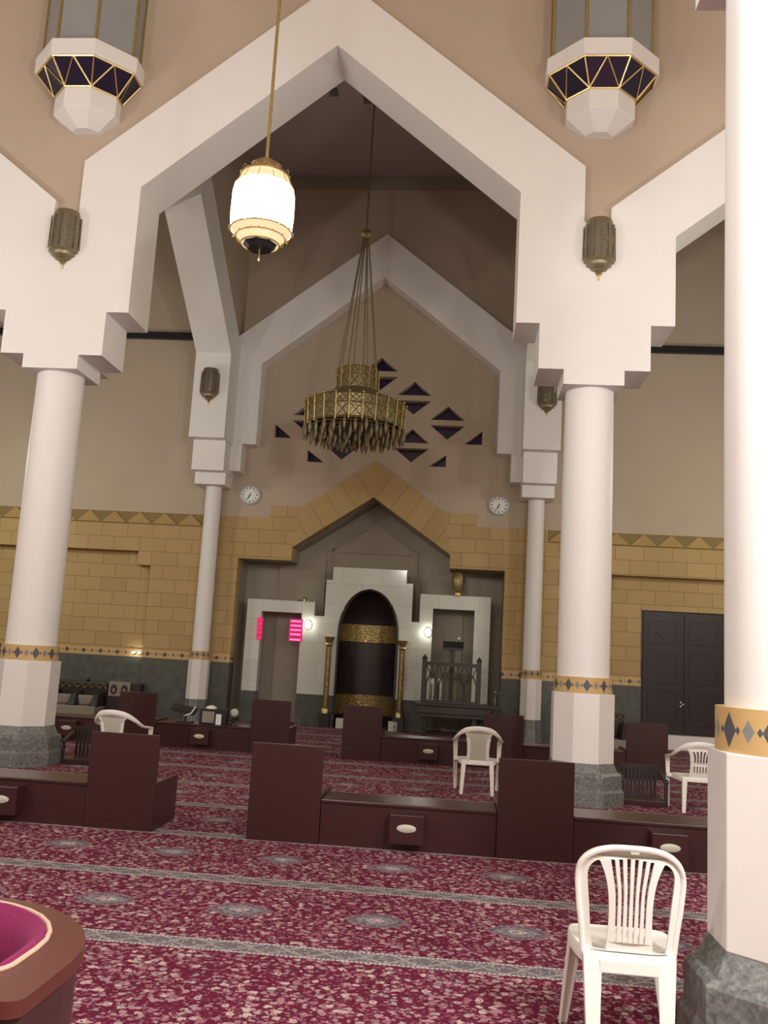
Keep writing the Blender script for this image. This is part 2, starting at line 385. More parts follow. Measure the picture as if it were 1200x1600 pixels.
# arch bands ---------------------------------------------------------------
def arch_pts(c, hw, zk, za, zb):  # inner outline, from bottom left over the apex to bottom right
    return [(c-hw, zb), (c-hw, zk), (c, za), (c+hw, zk), (c+hw, zb)]
def band(c, hw, zk, za, zb, bw, dk, da, zcut):
    o = arch_pts(c, hw+bw, zk+dk, za+da, zcut); i = arch_pts(c, hw, zk, za, zcut)
    return o + list(reversed(i))
YF0, YF1 = 11.7, 12.5
HW = 2.645
ARCH = [(XC, HW, 7.97, 10.16, 0.86, 0.385, 1.06), (XC+S1, 2.65, 7.36, 9.42, 0.84, 0.40, 1.06), (XC-S1, 2.65, 7.36, 9.42, 0.84, 0.40, 1.06)]
for k, (c, hw, zk, za, bw, dk, da) in enumerate(ARCH):
    struct(MB().plate(band(c, hw, zk, za, 0, bw, dk, da, 7.55), [], YF0, YF1).go('trim_2', 'white'),
           ['tall white pointed arch band at centre', 'lower white arch band to the right of centre', 'lower white arch band to the left of centre'][k])
# beige wall above the arcade (recessed behind the white bands)
def wall_over(arches, x0, x1, zb, zt, c0, c1, fn):
    pts = [(x0, zb)]
    for (c, hw, zk, za, bw, dk, da) in sorted(arches):
        for p in ((c-hw-bw*0.5, zb), (c-hw-bw*0.5, zk+dk*0.5), (c, za+da*0.5), (c+hw+bw*0.5, zk+dk*0.5), (c+hw+bw*0.5, zb)):
            if x0 < p[0] < x1: pts.append(p)
    pts += [(x1, zb), (x1, zt), (x0, zt)]
    return MB().plate(pts, [], c0, c1, fn)
struct(wall_over(ARCH, XW0, XW1, 7.5, ZT+0.5, YF0+0.09, YF1-0.05, XZ).go('wall_arcade', 'beige'), 'beige wall above the white arches')

# leg blocks and stepped corbels as part of each column --------------------
def capital(arms, zleg, dz):
    """stepped block cut from one 0.8 m thick slab per arm; arms: (axis, side)"""
    m = MB(); st = [(0.39, 5.3+dz), (0.39, 5.5+dz), (0.72, 5.5+dz), (0.72, 6.12+dz), (1.03, 6.12+dz), (1.03, zleg)]
    for ax, side in arms:
        L = [(-a, b) for a, b in reversed(st)] if side <= 0 else [(0, zleg), (0, 5.3+dz)]
        R_ = st if side >= 0 else [(0, 5.3+dz), (0, zleg)]
        pts = L+R_
        if ax == 'x': m.plate(pts, [], -0.40, 0.40)
        else: m.plate([(0.395, zleg), (0.395, 5.5+dz), (0.72, 5.5+dz), (0.72, 6.12+dz), (1.03, 6.12+dz), (1.03, zleg)], [], -0.398, 0.398, YZ)
    return m
def column(x, y, label, arms, zleg=7.55, dz=0.0):
    t = thing('column', label, 'column', (x, y, 0))
    MB().oct([(0.50, 0), (0.50, 0.17), (0.475, 0.20), (0.475, 0.365), (0.45, 0.39), (0.425, 0.395), (0.38, 0.50)]).go('base', 'granite', t, bevel=0.004)
    MB().oct([(0.378, 0.50), (0.378, 1.345)]).go('plinth', 'plinth', t, bevel=0.006)
    MB().lathe([(0.372, 1.345), (0.372, 1.545)], 48).go('band', 'colband', t, smooth=True)
    MB().lathe([(0.33, 1.545), (0.33, 3.0), (0.325, 4.2), (0.318, 5.31+dz)], 48).go('shaft', 'white', t, smooth=True)
    capital(arms, zleg, dz).go('capital', 'white', t)
    return t
column(XL, Y1, 'white round column at left with diamond band and stepped capital', [('x', 0), ('y', 1)])
column(XR, Y1, 'white round column right of centre, between the two arches', [('x', 0), ('y', 1)])
column(1.6, 4.5, 'brightly lit white column closest to us, at the right edge', [('x', 0)], 7.2, 0.16)

# perpendicular arches, left and right side of the mihrab bay ---------------
for k, xx in enumerate((XL, XR)):
    c = 16.27; b = band(c, 3.14, 8.14, 10.3, 0, 0.86, 0.39, 1.06, 7.5)
    struct(MB().plate(b, [], xx-0.40, xx+0.40, YZ).go('trim_3', 'white'), ['white arch on the left side of the mihrab bay', 'white arch on the right side of the mihrab bay'][k])
    struct(wall_over([(c, 3.14, 8.14, 10.3, 0.86, 0.39, 1.06)], 12.45, YW, 7.5, ZT, xx-0.33, xx+0.33, YZ).go('wall_bay_side', 'beige'), ['beige wall over the left side arch', 'beige wall over the right side arch'][k])
# far slender columns standing against the mihrab wall
def far_column(x, label, s):
    t = thing('slender_column', label, 'column', (x, 20.40, 0))
    MB().oct([(0.26, 0), (0.235, 0.3), (0.225, 0.47)]).go('base', 'granite', t)
    MB().oct([(0.222, 0.47), (0.222, 1.33)]).go('plinth', 'plinth', t)
    MB().lathe([(0.222, 1.33), (0.222, 1.52)], 32).go('band', 'colband', t, smooth=True)
    MB().lathe([(0.19, 1.52), (0.185, 3.6), (0.18, 5.26)], 32).go('shaft', 'white', t, smooth=True)
    m = MB(); t_ = 0.38
    m.box(-0.40, 0.40, -0.99, 0.245, 6.2, 7.5); m.box(-0.365, 0.365, -0.70, 0.245, 5.52, 6.2); m.box(-0.35, 0.35, -0.42, 0.245, 5.25, 5.52)
    m.go('capital', 'white', t)
    return t
far_column(XL, 'slender white column standing left of the mihrab wall', 1)
far_column(XR, 'slender white column right of the mihrab, half behind the large column', -1)
# arch against the mihrab wall
YA = 20.23
o = [(XL+0.02, 5.62), (XL+0.02, 8.6), (XC, 11.45), (XR-0.02, 8.6), (XR-0.02, 5.62), (1.02, 5.62), (1.02, 6.26), (0.70, 6.26), (0.70, 8.19), (XC, 10.38), (-4.80, 8.19), (-4.80, 6.26), (-5.12, 6.26), (-5.12, 5.62)]
struct(MB().plate(o, [], YA, YW+0.02).go('trim_4', 'white', bevel=0.012), 'white pointed arch band against the mihrab wall')
struct(MB().box(XL, XR, YW-0.04, YW, 12.78, 13.05).go('trim_5', 'taupe'), 'flat cornice strip high on the mihrab wall')

# ------------------------------------------------------------------ mihrab wall (beige) with triangular windows
P_, R_ = 0.805, 0.0
TW, TH, GAP = 0.40, 0.33, 0.065       # half width, height, half gap
def up(cx, zm): return [(cx-TW, zm+GAP), (cx+TW, zm+GAP), (cx, zm+GAP+TH)]
def dn(cx, zm): return [(cx-TW, zm-GAP), (cx, zm-GAP-TH), (cx+TW, zm-GAP)]
cells = [(0, 8.16), (0, 7.03), (1, 7.60), (-1, 7.60), (1, 6.465), (-1, 6.465), (2, 7.03), (-2, 7.03)]
tri = []
for k, zm in cells:
    tri.append(up(XC+k*P_, zm)); tri.append(dn(XC+k*P_, zm))
x3 = XC+3*P_; x2 = XC+2*P_
half = [[(x3-TW, 6.54), (x3, 6.54), (x3, 6.86)], [(x2-TW, 5.99), (x2, 5.99), (x2, 6.27)]]
tri += half + [mir(h) for h in half]
op = [(-5.1, 3.67), (-3.86, 3.67), (-3.86, 3.97), (XC, 5.21), (-0.25, 3.97), (-0.25, 3.67), (0.99, 3.67)]
# recess outlines of side niches (left one visible) 
nL = [(-12.0, 0.0), (-12.0, 3.72), (-7.45, 3.72), (-7.45, 3.40), (-7.13, 3.40), (-7.13, 0.0)]
nR = [(3.02, 0.0), (3.02, 3.40), (3.34, 3.40), (3.34, 3.70), (8.6, 3.70), (8.6, 0.0)]
low = [(XW0, 4.6), (-4.42, 4.6), (-4.42, 4.9), (-3.68, 4.9), (XC, 6.0), (-0.43, 4.9), (0.31, 4.9), (0.31, 4.6), (XW1, 4.6)]
up_wall = low + [(XW1, ZT), (XW0, ZT)]
struct(MB().plate(up_wall, tri, YW, YW+0.22).go('wall_front', 'beige'), 'beige wall with a star of triangular windows above the mihrab')
for i, t_ in enumerate(tri):
    cx = sum(p[0] for p in t_)/3; cz = sum(p[1] for p in t_)/3
    g = [((p[0]-cx)*1.1+cx, (p[1]-cz)*1.1+cz) for p in t_]
    kind = 'upright' if i % 2 == 0 else 'inverted'
    if i < 16:
        k, zm = cells[i//2]
        where = {0: 'in the middle column', 1: 'one column right of centre', -1: 'one column left of centre', 2: 'two columns right of centre', -2: 'two columns left of centre'}[k]
        hi = '' if abs(k) == 2 else (', upper pair' if zm > 7.3 else ', lower pair')
        lab = 'dark %s triangular window %s%s' % (kind, where, hi)
    else:
        lab = 'small dark half triangle window, ' + ['far right', 'lower right', 'far left', 'lower left'][i-16]
    struct(MB().plate(g, [], YW+0.225, YW+0.25).go('window_%d' % (i+1), 'nightglass'), lab)
struct(MB().box(XW0, XW1, YW+0.7, YW+0.8, 5.2, ZT).go('wall_outer', 'black'))

# stone-clad lower wall: centre field (with portal opening), left field, right field
YS = YW-0.03
L0 = (-4.42, 4.635)
field = [(XL-0.02, 1.47), (XL-0.02, 4.635), L0, (-4.42, 4.93), (-3.68, 4.93), (-3.86, 3.97), (-3.86, 3.67), (-5.1, 3.67), (-5.1, 1.47)]
st = MB().plate(field, [], YS, YW+0.3); st.plate(mir(field), [], YS, YW+0.3)
struct(st.go('wall_stone', 'brick'), 'yellow sandstone cladding around the mihrab recess')
slope = math.atan2(5.21-3.97, XC+3.86)
v1 = [(-3.86, 3.97), (-3.68, 4.93), (XC, 6.05), (XC, 5.21)]
M['vousL'] = mat_brick('sandstone_arch_blocks', slope, -3.86, 3.97+0.0, 0.43, 1.6, 0.0)
M['vousR'] = mat_brick('sandstone_arch_blocks', -slope, -0.25, 3.97-1.2*0, 0.43, 1.6, 0.0)
struct(MB().plate(v1, [], YS-0.012, YW+0.3).go('trim_6', 'vousL'), 'left slope of the sandstone block arch over the mihrab')
struct(MB().plate(mir(v1), [], YS-0.012, YW+0.3).go('trim_6', 'vousR'), 'right slope of the sandstone block arch over the mihrab')
# left and right fields: proud frame around a shallow niche
fl = [(XW0, 3.72), (-7.45, 3.72), (-7.45, 3.40), (-7.13, 3.40), (-7.13, 1.47), (XL-0.02, 1.47), (XL-0.02, 4.635), (XW0, 4.635)]
struct(MB().plate(fl, [], YS, YW+0.3).go('wall_stone', 'brick'), 'yellow sandstone cladding left of the slender column')
fr = [(XR+0.02, 1.47), (3.02, 1.47), (3.02, 3.40), (3.34, 3.40), (3.34, 3.70), (XW1, 3.70), (XW1, 4.635), (XR+0.02, 4.635)]
struct(MB().plate(fr, [], YS, YW+0.3).go('wall_stone', 'brick'), 'yellow sandstone cladding right of the large column')
struct(MB().plate([(XW0, 1.47), (-7.13, 1.47), (-7.13, 3.75), (XW0, 3.75)], [], YW+0.22, YW+0.4).go('wall_stone', 'brick'), 'recessed sandstone field behind the large left column')
dr = [(3.02, 1.47), (4.04, 1.47), (4.04, 2.97), (5.9, 2.97), (5.9, 1.47), (XW1, 1.47), (XW1, 3.75), (3.02, 3.75)]
struct(MB().plate(dr, [], YW+0.22, YW+0.4).go('wall_stone', 'brick'), 'recessed sandstone field around the dark door')
# zigzag of raised triangles along the top course
zz = MB(); zd = MB()
def zigzag(x0, x1):
    n = round((x1-x0)/0.61); p = (x1-x0)/n
    for i in range(n):
        a = x0+i*p
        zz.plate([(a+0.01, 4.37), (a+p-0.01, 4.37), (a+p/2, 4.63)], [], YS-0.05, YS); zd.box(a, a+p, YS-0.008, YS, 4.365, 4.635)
zigzag(XW0, XL-0.25); zigzag(XR+0.3, XW1)
M['trishade'] = vary('sandstone_painted_shade', (0.25, 0.175, 0.075), 0.1, 5, 0.8, spec=0.2)  # shade of the recess between the triangles, put into the stone colour
struct(zz.go('trim_7', 'tri'), 'row of sandstone triangles along the top of the cladding')
struct(zd.go('trim_13', 'trishade'), 'sandstone course behind the row of triangles, with recess shade painted in')
# diamond frieze and green marble dado
for (a, b, y) in ((XW0, -7.13, YW+0.19), (-7.13, -5.1, YS-0.02), (0.99, 3.02, YS-0.02), (3.02, 4.04, YW+0.19), (5.9, XW1, YW+0.19)):
    struct(MB().box(a, b, y, YW+0.35, 1.30, 1.475).go('trim_8', 'frieze'))
    struct(MB().box(a, b, y-0.0, YW+0.35, 0, 1.30).go('trim_9', 'greenmarble'))
# dark beam strips over the side bays and the upper wall
for (a, b) in ((XW0, XL-0.4), (XR+0.4, XW1)):
    struct(MB().box(a, b, YW-0.12, YW, 8.84, 9.0).go('trim_10', 'black'), 'thin dark beam high on the wall, %s bay' % ('left' if a < 0 else 'right'))

# ------------------------------------------------------------------ mihrab recess
YR = 21.7
rec = op
m = MB(); n_ = len(rec)
struct(MB().box(-5.35, 1.25, YR, YR+0.15, 0, 5.6).go('wall_recess', 'taupe'), 'taupe back wall of the mihrab recess')
def seg(a, b, th=0.1):
    (x0, z0), (x1, z1) = a, b; d = Vector((x1-x0, z1-z0)).normalized(); nx, nz = -d.y*th, d.x*th
    return [(x0, z0), (x1, z1), (x1+nx, z1+nz), (x0+nx, z0+nz)]
m = MB().plate([(-5.5, 0), (-5.5, 5.7), (1.4, 5.7), (1.4, 0), (0.99, 0)]+list(reversed(op))+[(-5.1, 0)], [], YW+0.29, YR)
struct(m.go('wall_recess_side', 'taupe'), 'taupe side walls and soffit of the mihrab recess')
# raised panel mouldings on the recess wall
m = MB()
for (a, b, c, d) in ((-2.9, 4.02, -1.2, 4.05), (-3.05, 3.0, -3.02, 4.1), (-1.05, 3.0, -1.02, 4.1), (-4.15, 2.9, -4.12, 3.7), (0.02, 2.9, 0.05, 3.7)):
    m.box(a, c, YR-0.04, YR, b, d)
m.plate(seg((-3.05, 4.05), (XC, 4.75), 0.03), [], YR-0.04, YR); m.plate(seg((XC, 4.75), (-1.05, 4.05), 0.03), [], YR-0.04, YR)
m.box(-4.3, -3.2, YR-0.06, YR, 0, 4.1); m.box(-0.9, 0.1, YR-0.06, YR, 0, 4.1)
struct(m.go('trim_11', 'taupe'), 'taupe pilasters and mouldings behind the marble screen')

# white marble screen: one plate with three openings, on a green base
YM = 20.95
def sh(p, y=YM):   # measured on plane YW, carried to plane y along the sight line
    k = y/YW; return (p[0]*k, 1.7+(p[1]-1.7)*k)
arc = []
cxm, sp = -2.01, 2.1; r_ = 0.66
for i in range(13):
    a = PI - i/12*PI/2*0.93
    arc.append((cxm+r_*math.cos(a)*1.0, sp+0.98*math.sin(a)))
arc[-1] = (cxm, 3.09)
arcR = [(2*cxm-a, b) for a, b in reversed(arc[:-1])]
arch = [(cxm-r_, 0.30)]+arc+arcR+[(cxm+r_, 0.30)]
scr = [(-4.80, 0.70), (-4.80, 2.76), (-3.25, 2.76), (-3.25, 2.45), (-3.02, 2.45), (-3.02, 3.28), (-2.88, 3.28), (-2.88, 3.575), (-1.20, 3.575), (-1.20, 3.28), (-1.05, 3.28),
       (-1.05, 2.43), (-0.875, 2.43), (-0.875, 3.065), (0.70, 3.065), (0.70, 0.70), (0.35, 0.70), (0.35, 2.75), (-0.575, 2.75), (-0.575, 0.70), (cxm+r_, 0.70)] + \
      list(reversed(arc+arcR)) + [(cxm-r_, 0.70), (-3.54, 0.70), (-3.54, 2.49), (-4.46, 2.49), (-4.46, 0.70)]
scr = [sh(p) for p in scr]
t = thing('marble_screen', 'white marble screen with pointed centre arch and two side openings', 'marble screen', (0, 0, 0))
MB().plate(scr, [], YM, YM+0.28).go('panel', 'marble', t, bevel=0.006)
for a, b in ((-4.80, -4.46), (-3.54, cxm-r_), (cxm+r_, -0.575), (0.35, 0.70)):
    (x0, _), (x1, _) = sh((a, 0)), sh((b, 0)); MB().box(x0, x1, YM, YM+0.28, 0.0, 0.69).go('base', 'greenmarble', t)
# niche: curved dark lining with gilded bands
t = thing('mihrab_niche', 'dark pointed prayer niche with gold bands in centre of screen', 'mihrab', (0, 0, 0))
cx, _ = sh((cxm, 0)); R = 0.70
def half_ring(r, z0, z1, n=20, y0=YM+0.06, th=0.03):
    m = MB(); A = [PI*i/n for i in range(n+1)]
    L = [[(cx+q*math.cos(a), y0+q*0.9*math.sin(a), z) for a in A] + [(cx+(q-th)*math.cos(a), y0+(q-th)*0.9*math.sin(a), z) for a in reversed(A)] for q in (r,) for z in (z0, z1)]
    m.loft(L); return m
half_ring(R, 0.0, 2.2).go('niche_wall', 'niche', t, smooth=True)
# half dome
m = MB(); loops = []
for j in range(9):
    q = j/8; rr = R*math.cos(q*PI/2)+1e-3; z = 2.2+1.0*math.sin(q*PI/2)
    loops.append([(cx+rr*math.cos(PI*i/20), YM+0.06+rr*0.9*math.sin(PI*i/20), z) for i in range(21)] )
vs = [[m.bm.verts.new(p) for p in L] for L in loops]
for a, b in zip(vs, vs[1:]):
    for i in range(20): m.bm.faces.new([a[i], a[i+1], b[i+1], b[i]])
m.go('niche_dome', 'niche', t, smooth=True)
half_ring(R-0.035, 1.93, 2.33).go('upper_gold_band', 'goldscript', t, smooth=True)['label'] = 'gilded relief band across the niche'
half_ring(R-0.035, 0.28, 0.72).go('lower_gold_band', 'goldscript', t, smooth=True)['label'] = 'gilded relief band low in the niche'
def sweep2(pts, y, r):
    return [(a, y, b) for a, b in pts]
arc_s = [sh(p, YM) for p in arch]
MB().tube([(a, YM-0.01, b) for a, b in arc_s], 0.03, 6).go('arch_moulding', 'darkwood', t, smooth=True)
# gilded colonnettes
col = None
for k, x in enumerate((-2.87, -1.215)):
    px, _ = sh((x, 0), 20.82)
    lab = 'slender gilded colonnette on the %s side of the prayer niche' % ('left' if k == 0 else 'right')
    if col is None:
        col = thing('gilded_colonnette', lab, 'colonnette', (px, 20.82, 0), 0, 'colonnettes flanking the niche')
        MB().lathe([(0.10, 0.30), (0.10, 0.38), (0.075, 0.42), (0.085, 0.47)], 20).go('base', 'gold', col, smooth=True)
        MB().lathe([(0.062, 0.46), (0.062, 1.78)], 20).go('shaft', 'goldcol', col, smooth=True)
        MB().lathe([(0.062, 1.78), (0.085, 1.82), (0.07, 1.86), (0.11, 1.97), (0.12, 2.0)], 20).go('capital', 'gold', col, smooth=True)
        MB().box(-0.11, 0.11, -0.10, 0.12, 0.0, 0.30).go('plinth', 'darkwood', col)
    else: dup(col, (px, 20.82, 0), 0, lab)
MB().box(0, 0.20, 0, 0.1, 0, 0.22).go('x', 'marble').name = 'marble_block'
mb0 = bpy.data.objects['marble_block']; mb0.location = (-2.62, 20.72, 0.0); tag(mb0, 'small white block at the left foot of the prayer niche', 'block', 'blocks at the niche foot')
c = mb0.copy(); COL.objects.link(c); c.location = (-1.45, 20.72, 0.0); c['label'] = 'small white block at the right foot of the prayer niche'

# small round lamps fixed on the marble, lit
wl = None
for k, (x, z) in enumerate(((-3.37, 2.24), (-0.665, 2.215))):
    (px, pz) = sh((x, z))
    lab = 'small round lit lamp on the marble %s of the prayer niche' % ('left' if k == 0 else 'right')
    if wl is None:
        wl = thing('small_wall_light', lab, 'light', (px, YM, pz), 0, 'small lit lamps on the marble screen')
        N = 16
        m = MB(); m.loft([[(r*math.cos(2*PI*i/N), y, r*1.3*math.sin(2*PI*i/N)) for i in range(N)] for r, y in ((0.075, 0), (0.075, -0.03))]); m.go('backplate', 'steel', wl)
        m = MB(); m.loft([[(r*math.cos(2*PI*i/N), y, r*1.3*math.sin(2*PI*i/N)) for i in range(N)] for r, y in ((0.065, -0.03), (0.055, -0.07), (0.02, -0.09))]); m.go('globe', 'spot', wl, smooth=True)
    else: dup(wl, (px, YM, pz), 0, lab)
wl2 = None
for k, x in enumerate((-7.40, -7.27)):
    lab = 'tiny bright lamp on the diamond frieze at left, %s of two' % ('left' if k == 0 else 'right')
    if wl2 is None:
        wl2 = thing('frieze_light', lab, 'light', (x, YW+0.19, 1.40), 0, 'pair of tiny lamps on the frieze')
        MB().box(-0.03, 0.03, -0.03, 0, -0.03, 0.03).go('housing', 'steel', wl2)
        MB().ball((0, -0.045, 0), 0.024).go('bulb', 'spot', wl2, smooth=True)
    else: dup(wl2, (x, YW+0.19, 1.40), 0, lab)

# LED prayer-time displays
def led_board(x0, x1, z0, z1, label, cols, y=YM-0.06):
    a, b = sh((x0, z0), y), sh((x1, z1), y)
    t = thing('led_display', label, 'led display', ((a[0]+b[0])/2, y, a[1]))
    w_ = (b[0]-a[0])/2; h = b[1]-a[1]
    MB().box(-w_, w_, 0, 0.05, 0, h).go('case', 'ledred', t)
    rows = 5
    for r in range(rows):
        m = MB()
        z = h*(0.9-r*0.2) - (0.02 if r == 4 else 0)
        for c_ in range(cols):
            xx = -w_*0.8 + (c_+0.5)*(1.6*w_/cols)
            ww = 0.62*w_/cols
            m.box(xx-ww, xx+ww, -0.008, 0, z-0.014, z+0.014)
        o_ = MB().box(-w_*0.9, w_*0.9, -0.004, 0, z-0.034, z+0.034).go('lit_row', 'led', t)
        m.go('digits', 'ledwhite' if cols > 2 else 'led', o_)
    return t
led_board(-3.80, -3.50, 1.86, 2.35, 'pink lit digital prayer time display in the left marble opening', 5)
led_board(-4.54, -4.42, 1.86, 2.35, 'narrow strip of pink led digits on left marble jamb', 1)

# minbar balcony in the right opening
YMB = 20.2
t = thing('minbar_balcony', 'dark carved wooden pulpit balcony in front of right marble opening', 'pulpit', (-0.08, YMB, 0))
MB().box(-0.72, 0.84, -0.35, 0.70, 0.50, 0.66).box(-0.68, 0.80, -0.31, 0.70, 0.42, 0.50).box(-0.78, 0.90, -0.4, 0.70, 0.66, 0.71).go('platform', 'mashwood', t, bevel=0.01)
m = MB()
for x in (-0.60, 0.56):
    m = MB().box(x-0.05, x+0.05, -0.36, -0.26, 0.71, 1.62); m.lathe([(0.05, 1.62), (0.062, 1.65), (0.04, 1.68), (0.005, 1.73)], 12, (x, -0.31, 0)); m.go('post', 'mashwood', t)
MB().box(-0.56, 0.52, -0.34, -0.28, 1.50, 1.58).go('top_rail', 'mashwood', t)
MB().box(-0.56, 0.52, -0.34, -0.28, 0.72, 0.78).go('bottom_rail', 'mashwood', t)
m = MB()
for k in range(4):
    cxp = -0.43+k*0.275
    m.tube([(cxp-0.12, -0.31, 0.78), (cxp-0.12, -0.31, 1.14), (cxp-0.06, -0.31, 1.28), (cxp, -0.31, 1.36), (cxp+0.06, -0.31, 1.28), (cxp+0.12, -0.31, 1.14), (cxp+0.12, -0.31, 0.78)], 0.017, 6)
    m.tube([(cxp-0.12, -0.31, 1.50), (cxp, -0.31, 1.22), (cxp+0.12, -0.31, 1.50)], 0.014, 6)
    m.tube([(cxp, -0.31, 1.36), (cxp, -0.31, 1.50)], 0.014, 6)
    m.tube([(cxp, -0.31, 0.78), (cxp, -0.31, 1.12)], 0.012, 6)
m.go('lattice', 'mashwood', t)
for x in (-0.60, 0.56):
    MB().box(x-0.03, x+0.03, -0.22, 0.55, 1.50, 1.57).go('side_rail', 'mashwood', t)
for x in (-0.56, 0.50):
    MB().box(x-0.05, x+0.05, -0.25, -0.15, 0, 0.42).go('leg', 'darkwood', t)
t = thing('pulpit_lectern', 'dark reading desk on a post rising above pulpit balcony', 'lectern', (-0.10, 20.45, 0.80))
MB().box(-0.05, 0.05, -0.04, 0.04, -0.09, 1.05).go('post', 'mashwood', t)
MB().quadbox([(-0.22, -0.12, 1.04), (0.24, -0.12, 1.04), (0.24, 0.14, 1.18), (-0.22, 0.14, 1.18)], [(-0.22, -0.12, 1.10), (0.24, -0.12, 1.10), (0.24, 0.14, 1.24), (-0.22, 0.14, 1.24)]).go('desk', 'black', t)
MB().box(-0.36, -0.08, -0.1, 0.1, 0.70, 0.78).go('side_shelf', 'black', t)
t = thing('desk_microphone', 'small microphone with pale head on the pulpit reading desk', 'microphone', (0.03, 20.45, 2.04))
MB().tube([(0, 0, -0.02), (0, 0, 0.05)], 0.008, 6).go('stem', 'black', t); MB().ball((0, 0, 0.07), 0.032).go('head', 'paper', t, smooth=True)
wb = None
for k, x in enumerate((-0.50, -0.34)):
    if wb is None:
        wb = thing('white_stand', 'white lantern shaped stand behind pulpit railing, left of two', 'stand', (x, 19.98, 0.711), 0, 'white stands behind the railing')
        MB().lathe([(0.04, 0.14), (0.042, 0.5), (0.03, 0.52)], 14).go('tube', 'paper', wb, smooth=True)
        MB().lathe([(0.055, 0), (0.05, 0.06), (0.02, 0.14)], 14).go('foot', 'paper', wb, smooth=True)
    else: dup(wb, (x, 19.98, 0.711), 0, 'white lantern shaped stand behind pulpit railing, right of two')
bo = None
for k, x in enumerate((0.88, 0.99)):
    if bo is None:
        bo = thing('dark_bottle', 'dark green bottle beside the marble jamb right of pulpit', 'bottle', (x, 20.75, 0), 0, 'bottles right of the pulpit')
        MB().lathe([(0.05, 0.70), (0.05, 0.88), (0.02, 0.93), (0.02, 0.98)], 14).go('body', 'greenmarble', bo, smooth=True)
        MB().lathe([(0.022, 0.975), (0.022, 1.0)], 12).go('cap', 'paper', bo)
        bo.children[0]
    else: dup(bo, (x, 20.75, 0), 0, 'dark green bottle close to the sandstone right of pulpit')
tag(MB().box(0.85, 0.985, 20.66, 20.93, 0, 0.70).go('stone_ledge', 'greenmarble'), 'dark green marble ledge right of the marble screen', 'ledge')

# ------------------------------------------------------------------ right door
t = struct(thing('door_1', 'dark carved double door in the right side of front wall', 'door', (4.04, YW+0.28, 0)))
del t['category']
MB().box(0, 1.84, 0, 0.08, 0.30, 2.97).go('door_frame', 'darkwood', t)
for x in (0.06, 0.95):
    m = MB().box(x, x+0.85, -0.03, 0, 0.34, 2.92); d = m.go('door_leaf', 'darkwood', t)
    m = MB()
    for (z0, z1) in ((0.5, 1.25), (1.4, 2.1), (2.25, 2.8)):
        m.plate([(x+0.1, z0), (x+0.75, z0), (x+0.75, z1), (x+0.1, z1)], [[(x+0.15, z0+0.05), (x+0.70, z0+0.05), (x+0.70, z1-0.05), (x+0.15, z1-0.05)]], -0.045, -0.03)
        cz = (z0+z1)/2
        m.plate([(x+0.425, z0+0.1), (x+0.62, cz), (x+0.425, z1-0.1), (x+0.23, cz)], [], -0.045, -0.03)
    m.go('carved_panel', 'darkwood', d)
for z in (0.92, 1.0, 0.96):
    MB().tube([(0.86+(0.05 if z == 0.96 else 0), -0.03, z), (0.86+(0.05 if z == 0.96 else 0), -0.09, z)], 0.02, 8).go('door_handle', 'steel', t)
struct(MB().box(3.9, 6.0, YW+0.0, YW+0.42, 0.0, 0.30).go('trim_12', 'plinth'), 'white marble step below the dark door')

# ------------------------------------------------------------------ clocks
def clock(x, z, label):
    t = thing('wall_clock', label, 'clock', (x, YW-0.002, z), 0, 'clocks on the front wall')
    m = MB()
    pr = [(0.235, 0), (0.235, -0.05), (0.20, -0.06), (0.19, -0.045)]
    N = 40
    m.loft([[(r*math.cos(2*PI*i/N), y, r*math.sin(2*PI*i/N)) for i in range(N)] for r, y in pr], True, False)
    m.go('rim', 'clockrim', t, smooth=True)
    m = MB(); m.loft([[(0.195*math.cos(2*PI*i/N), y, 0.195*math.sin(2*PI*i/N)) for i in range(N)] for y in (-0.02, -0.046)]); m.go('face', 'clockface', t)
    for k in range(12):
        m = MB(); a = k*PI/6; ca, sa = math.cos(a), math.sin(a); r0, r1 = 0.14, 0.175; w_ = 0.010 if k % 3 else 0.014
        m.plate([(r0*ca-w_*sa, r0*sa+w_*ca), (r1*ca-w_*sa, r1*sa+w_*ca), (r1*ca+w_*sa, r1*sa-w_*ca), (r0*ca+w_*sa, r0*sa-w_*ca)], [], -0.049, -0.045); m.go('hour_mark', 'ink', t)
    def hand(angle, L, w_, nm, y):
        d = (math.sin(angle), math.cos(angle)); n = (d[1], -d[0])
        MB().plate([(-n[0]*w_-d[0]*0.03, -n[1]*w_-d[1]*0.03), (n[0]*w_-d[0]*0.03, n[1]*w_-d[1]*0.03), (n[0]*w_*0.5+d[0]*L, n[1]*w_*0.5+d[1]*L), (-n[0]*w_*0.5+d[0]*L, -n[1]*w_*0.5+d[1]*L)], [], y-0.003, y).go(nm, 'ink', t)
    hand(math.radians(198), 0.095, 0.012, 'hour_hand', -0.05); hand(math.radians(212), 0.14, 0.008, 'minute_hand', -0.054)
    return t
clock(-4.93, 5.15, 'round white wall clock left of the sandstone arch')
clock(0.80, 5.15, 'round white wall clock right of the sandstone arch')

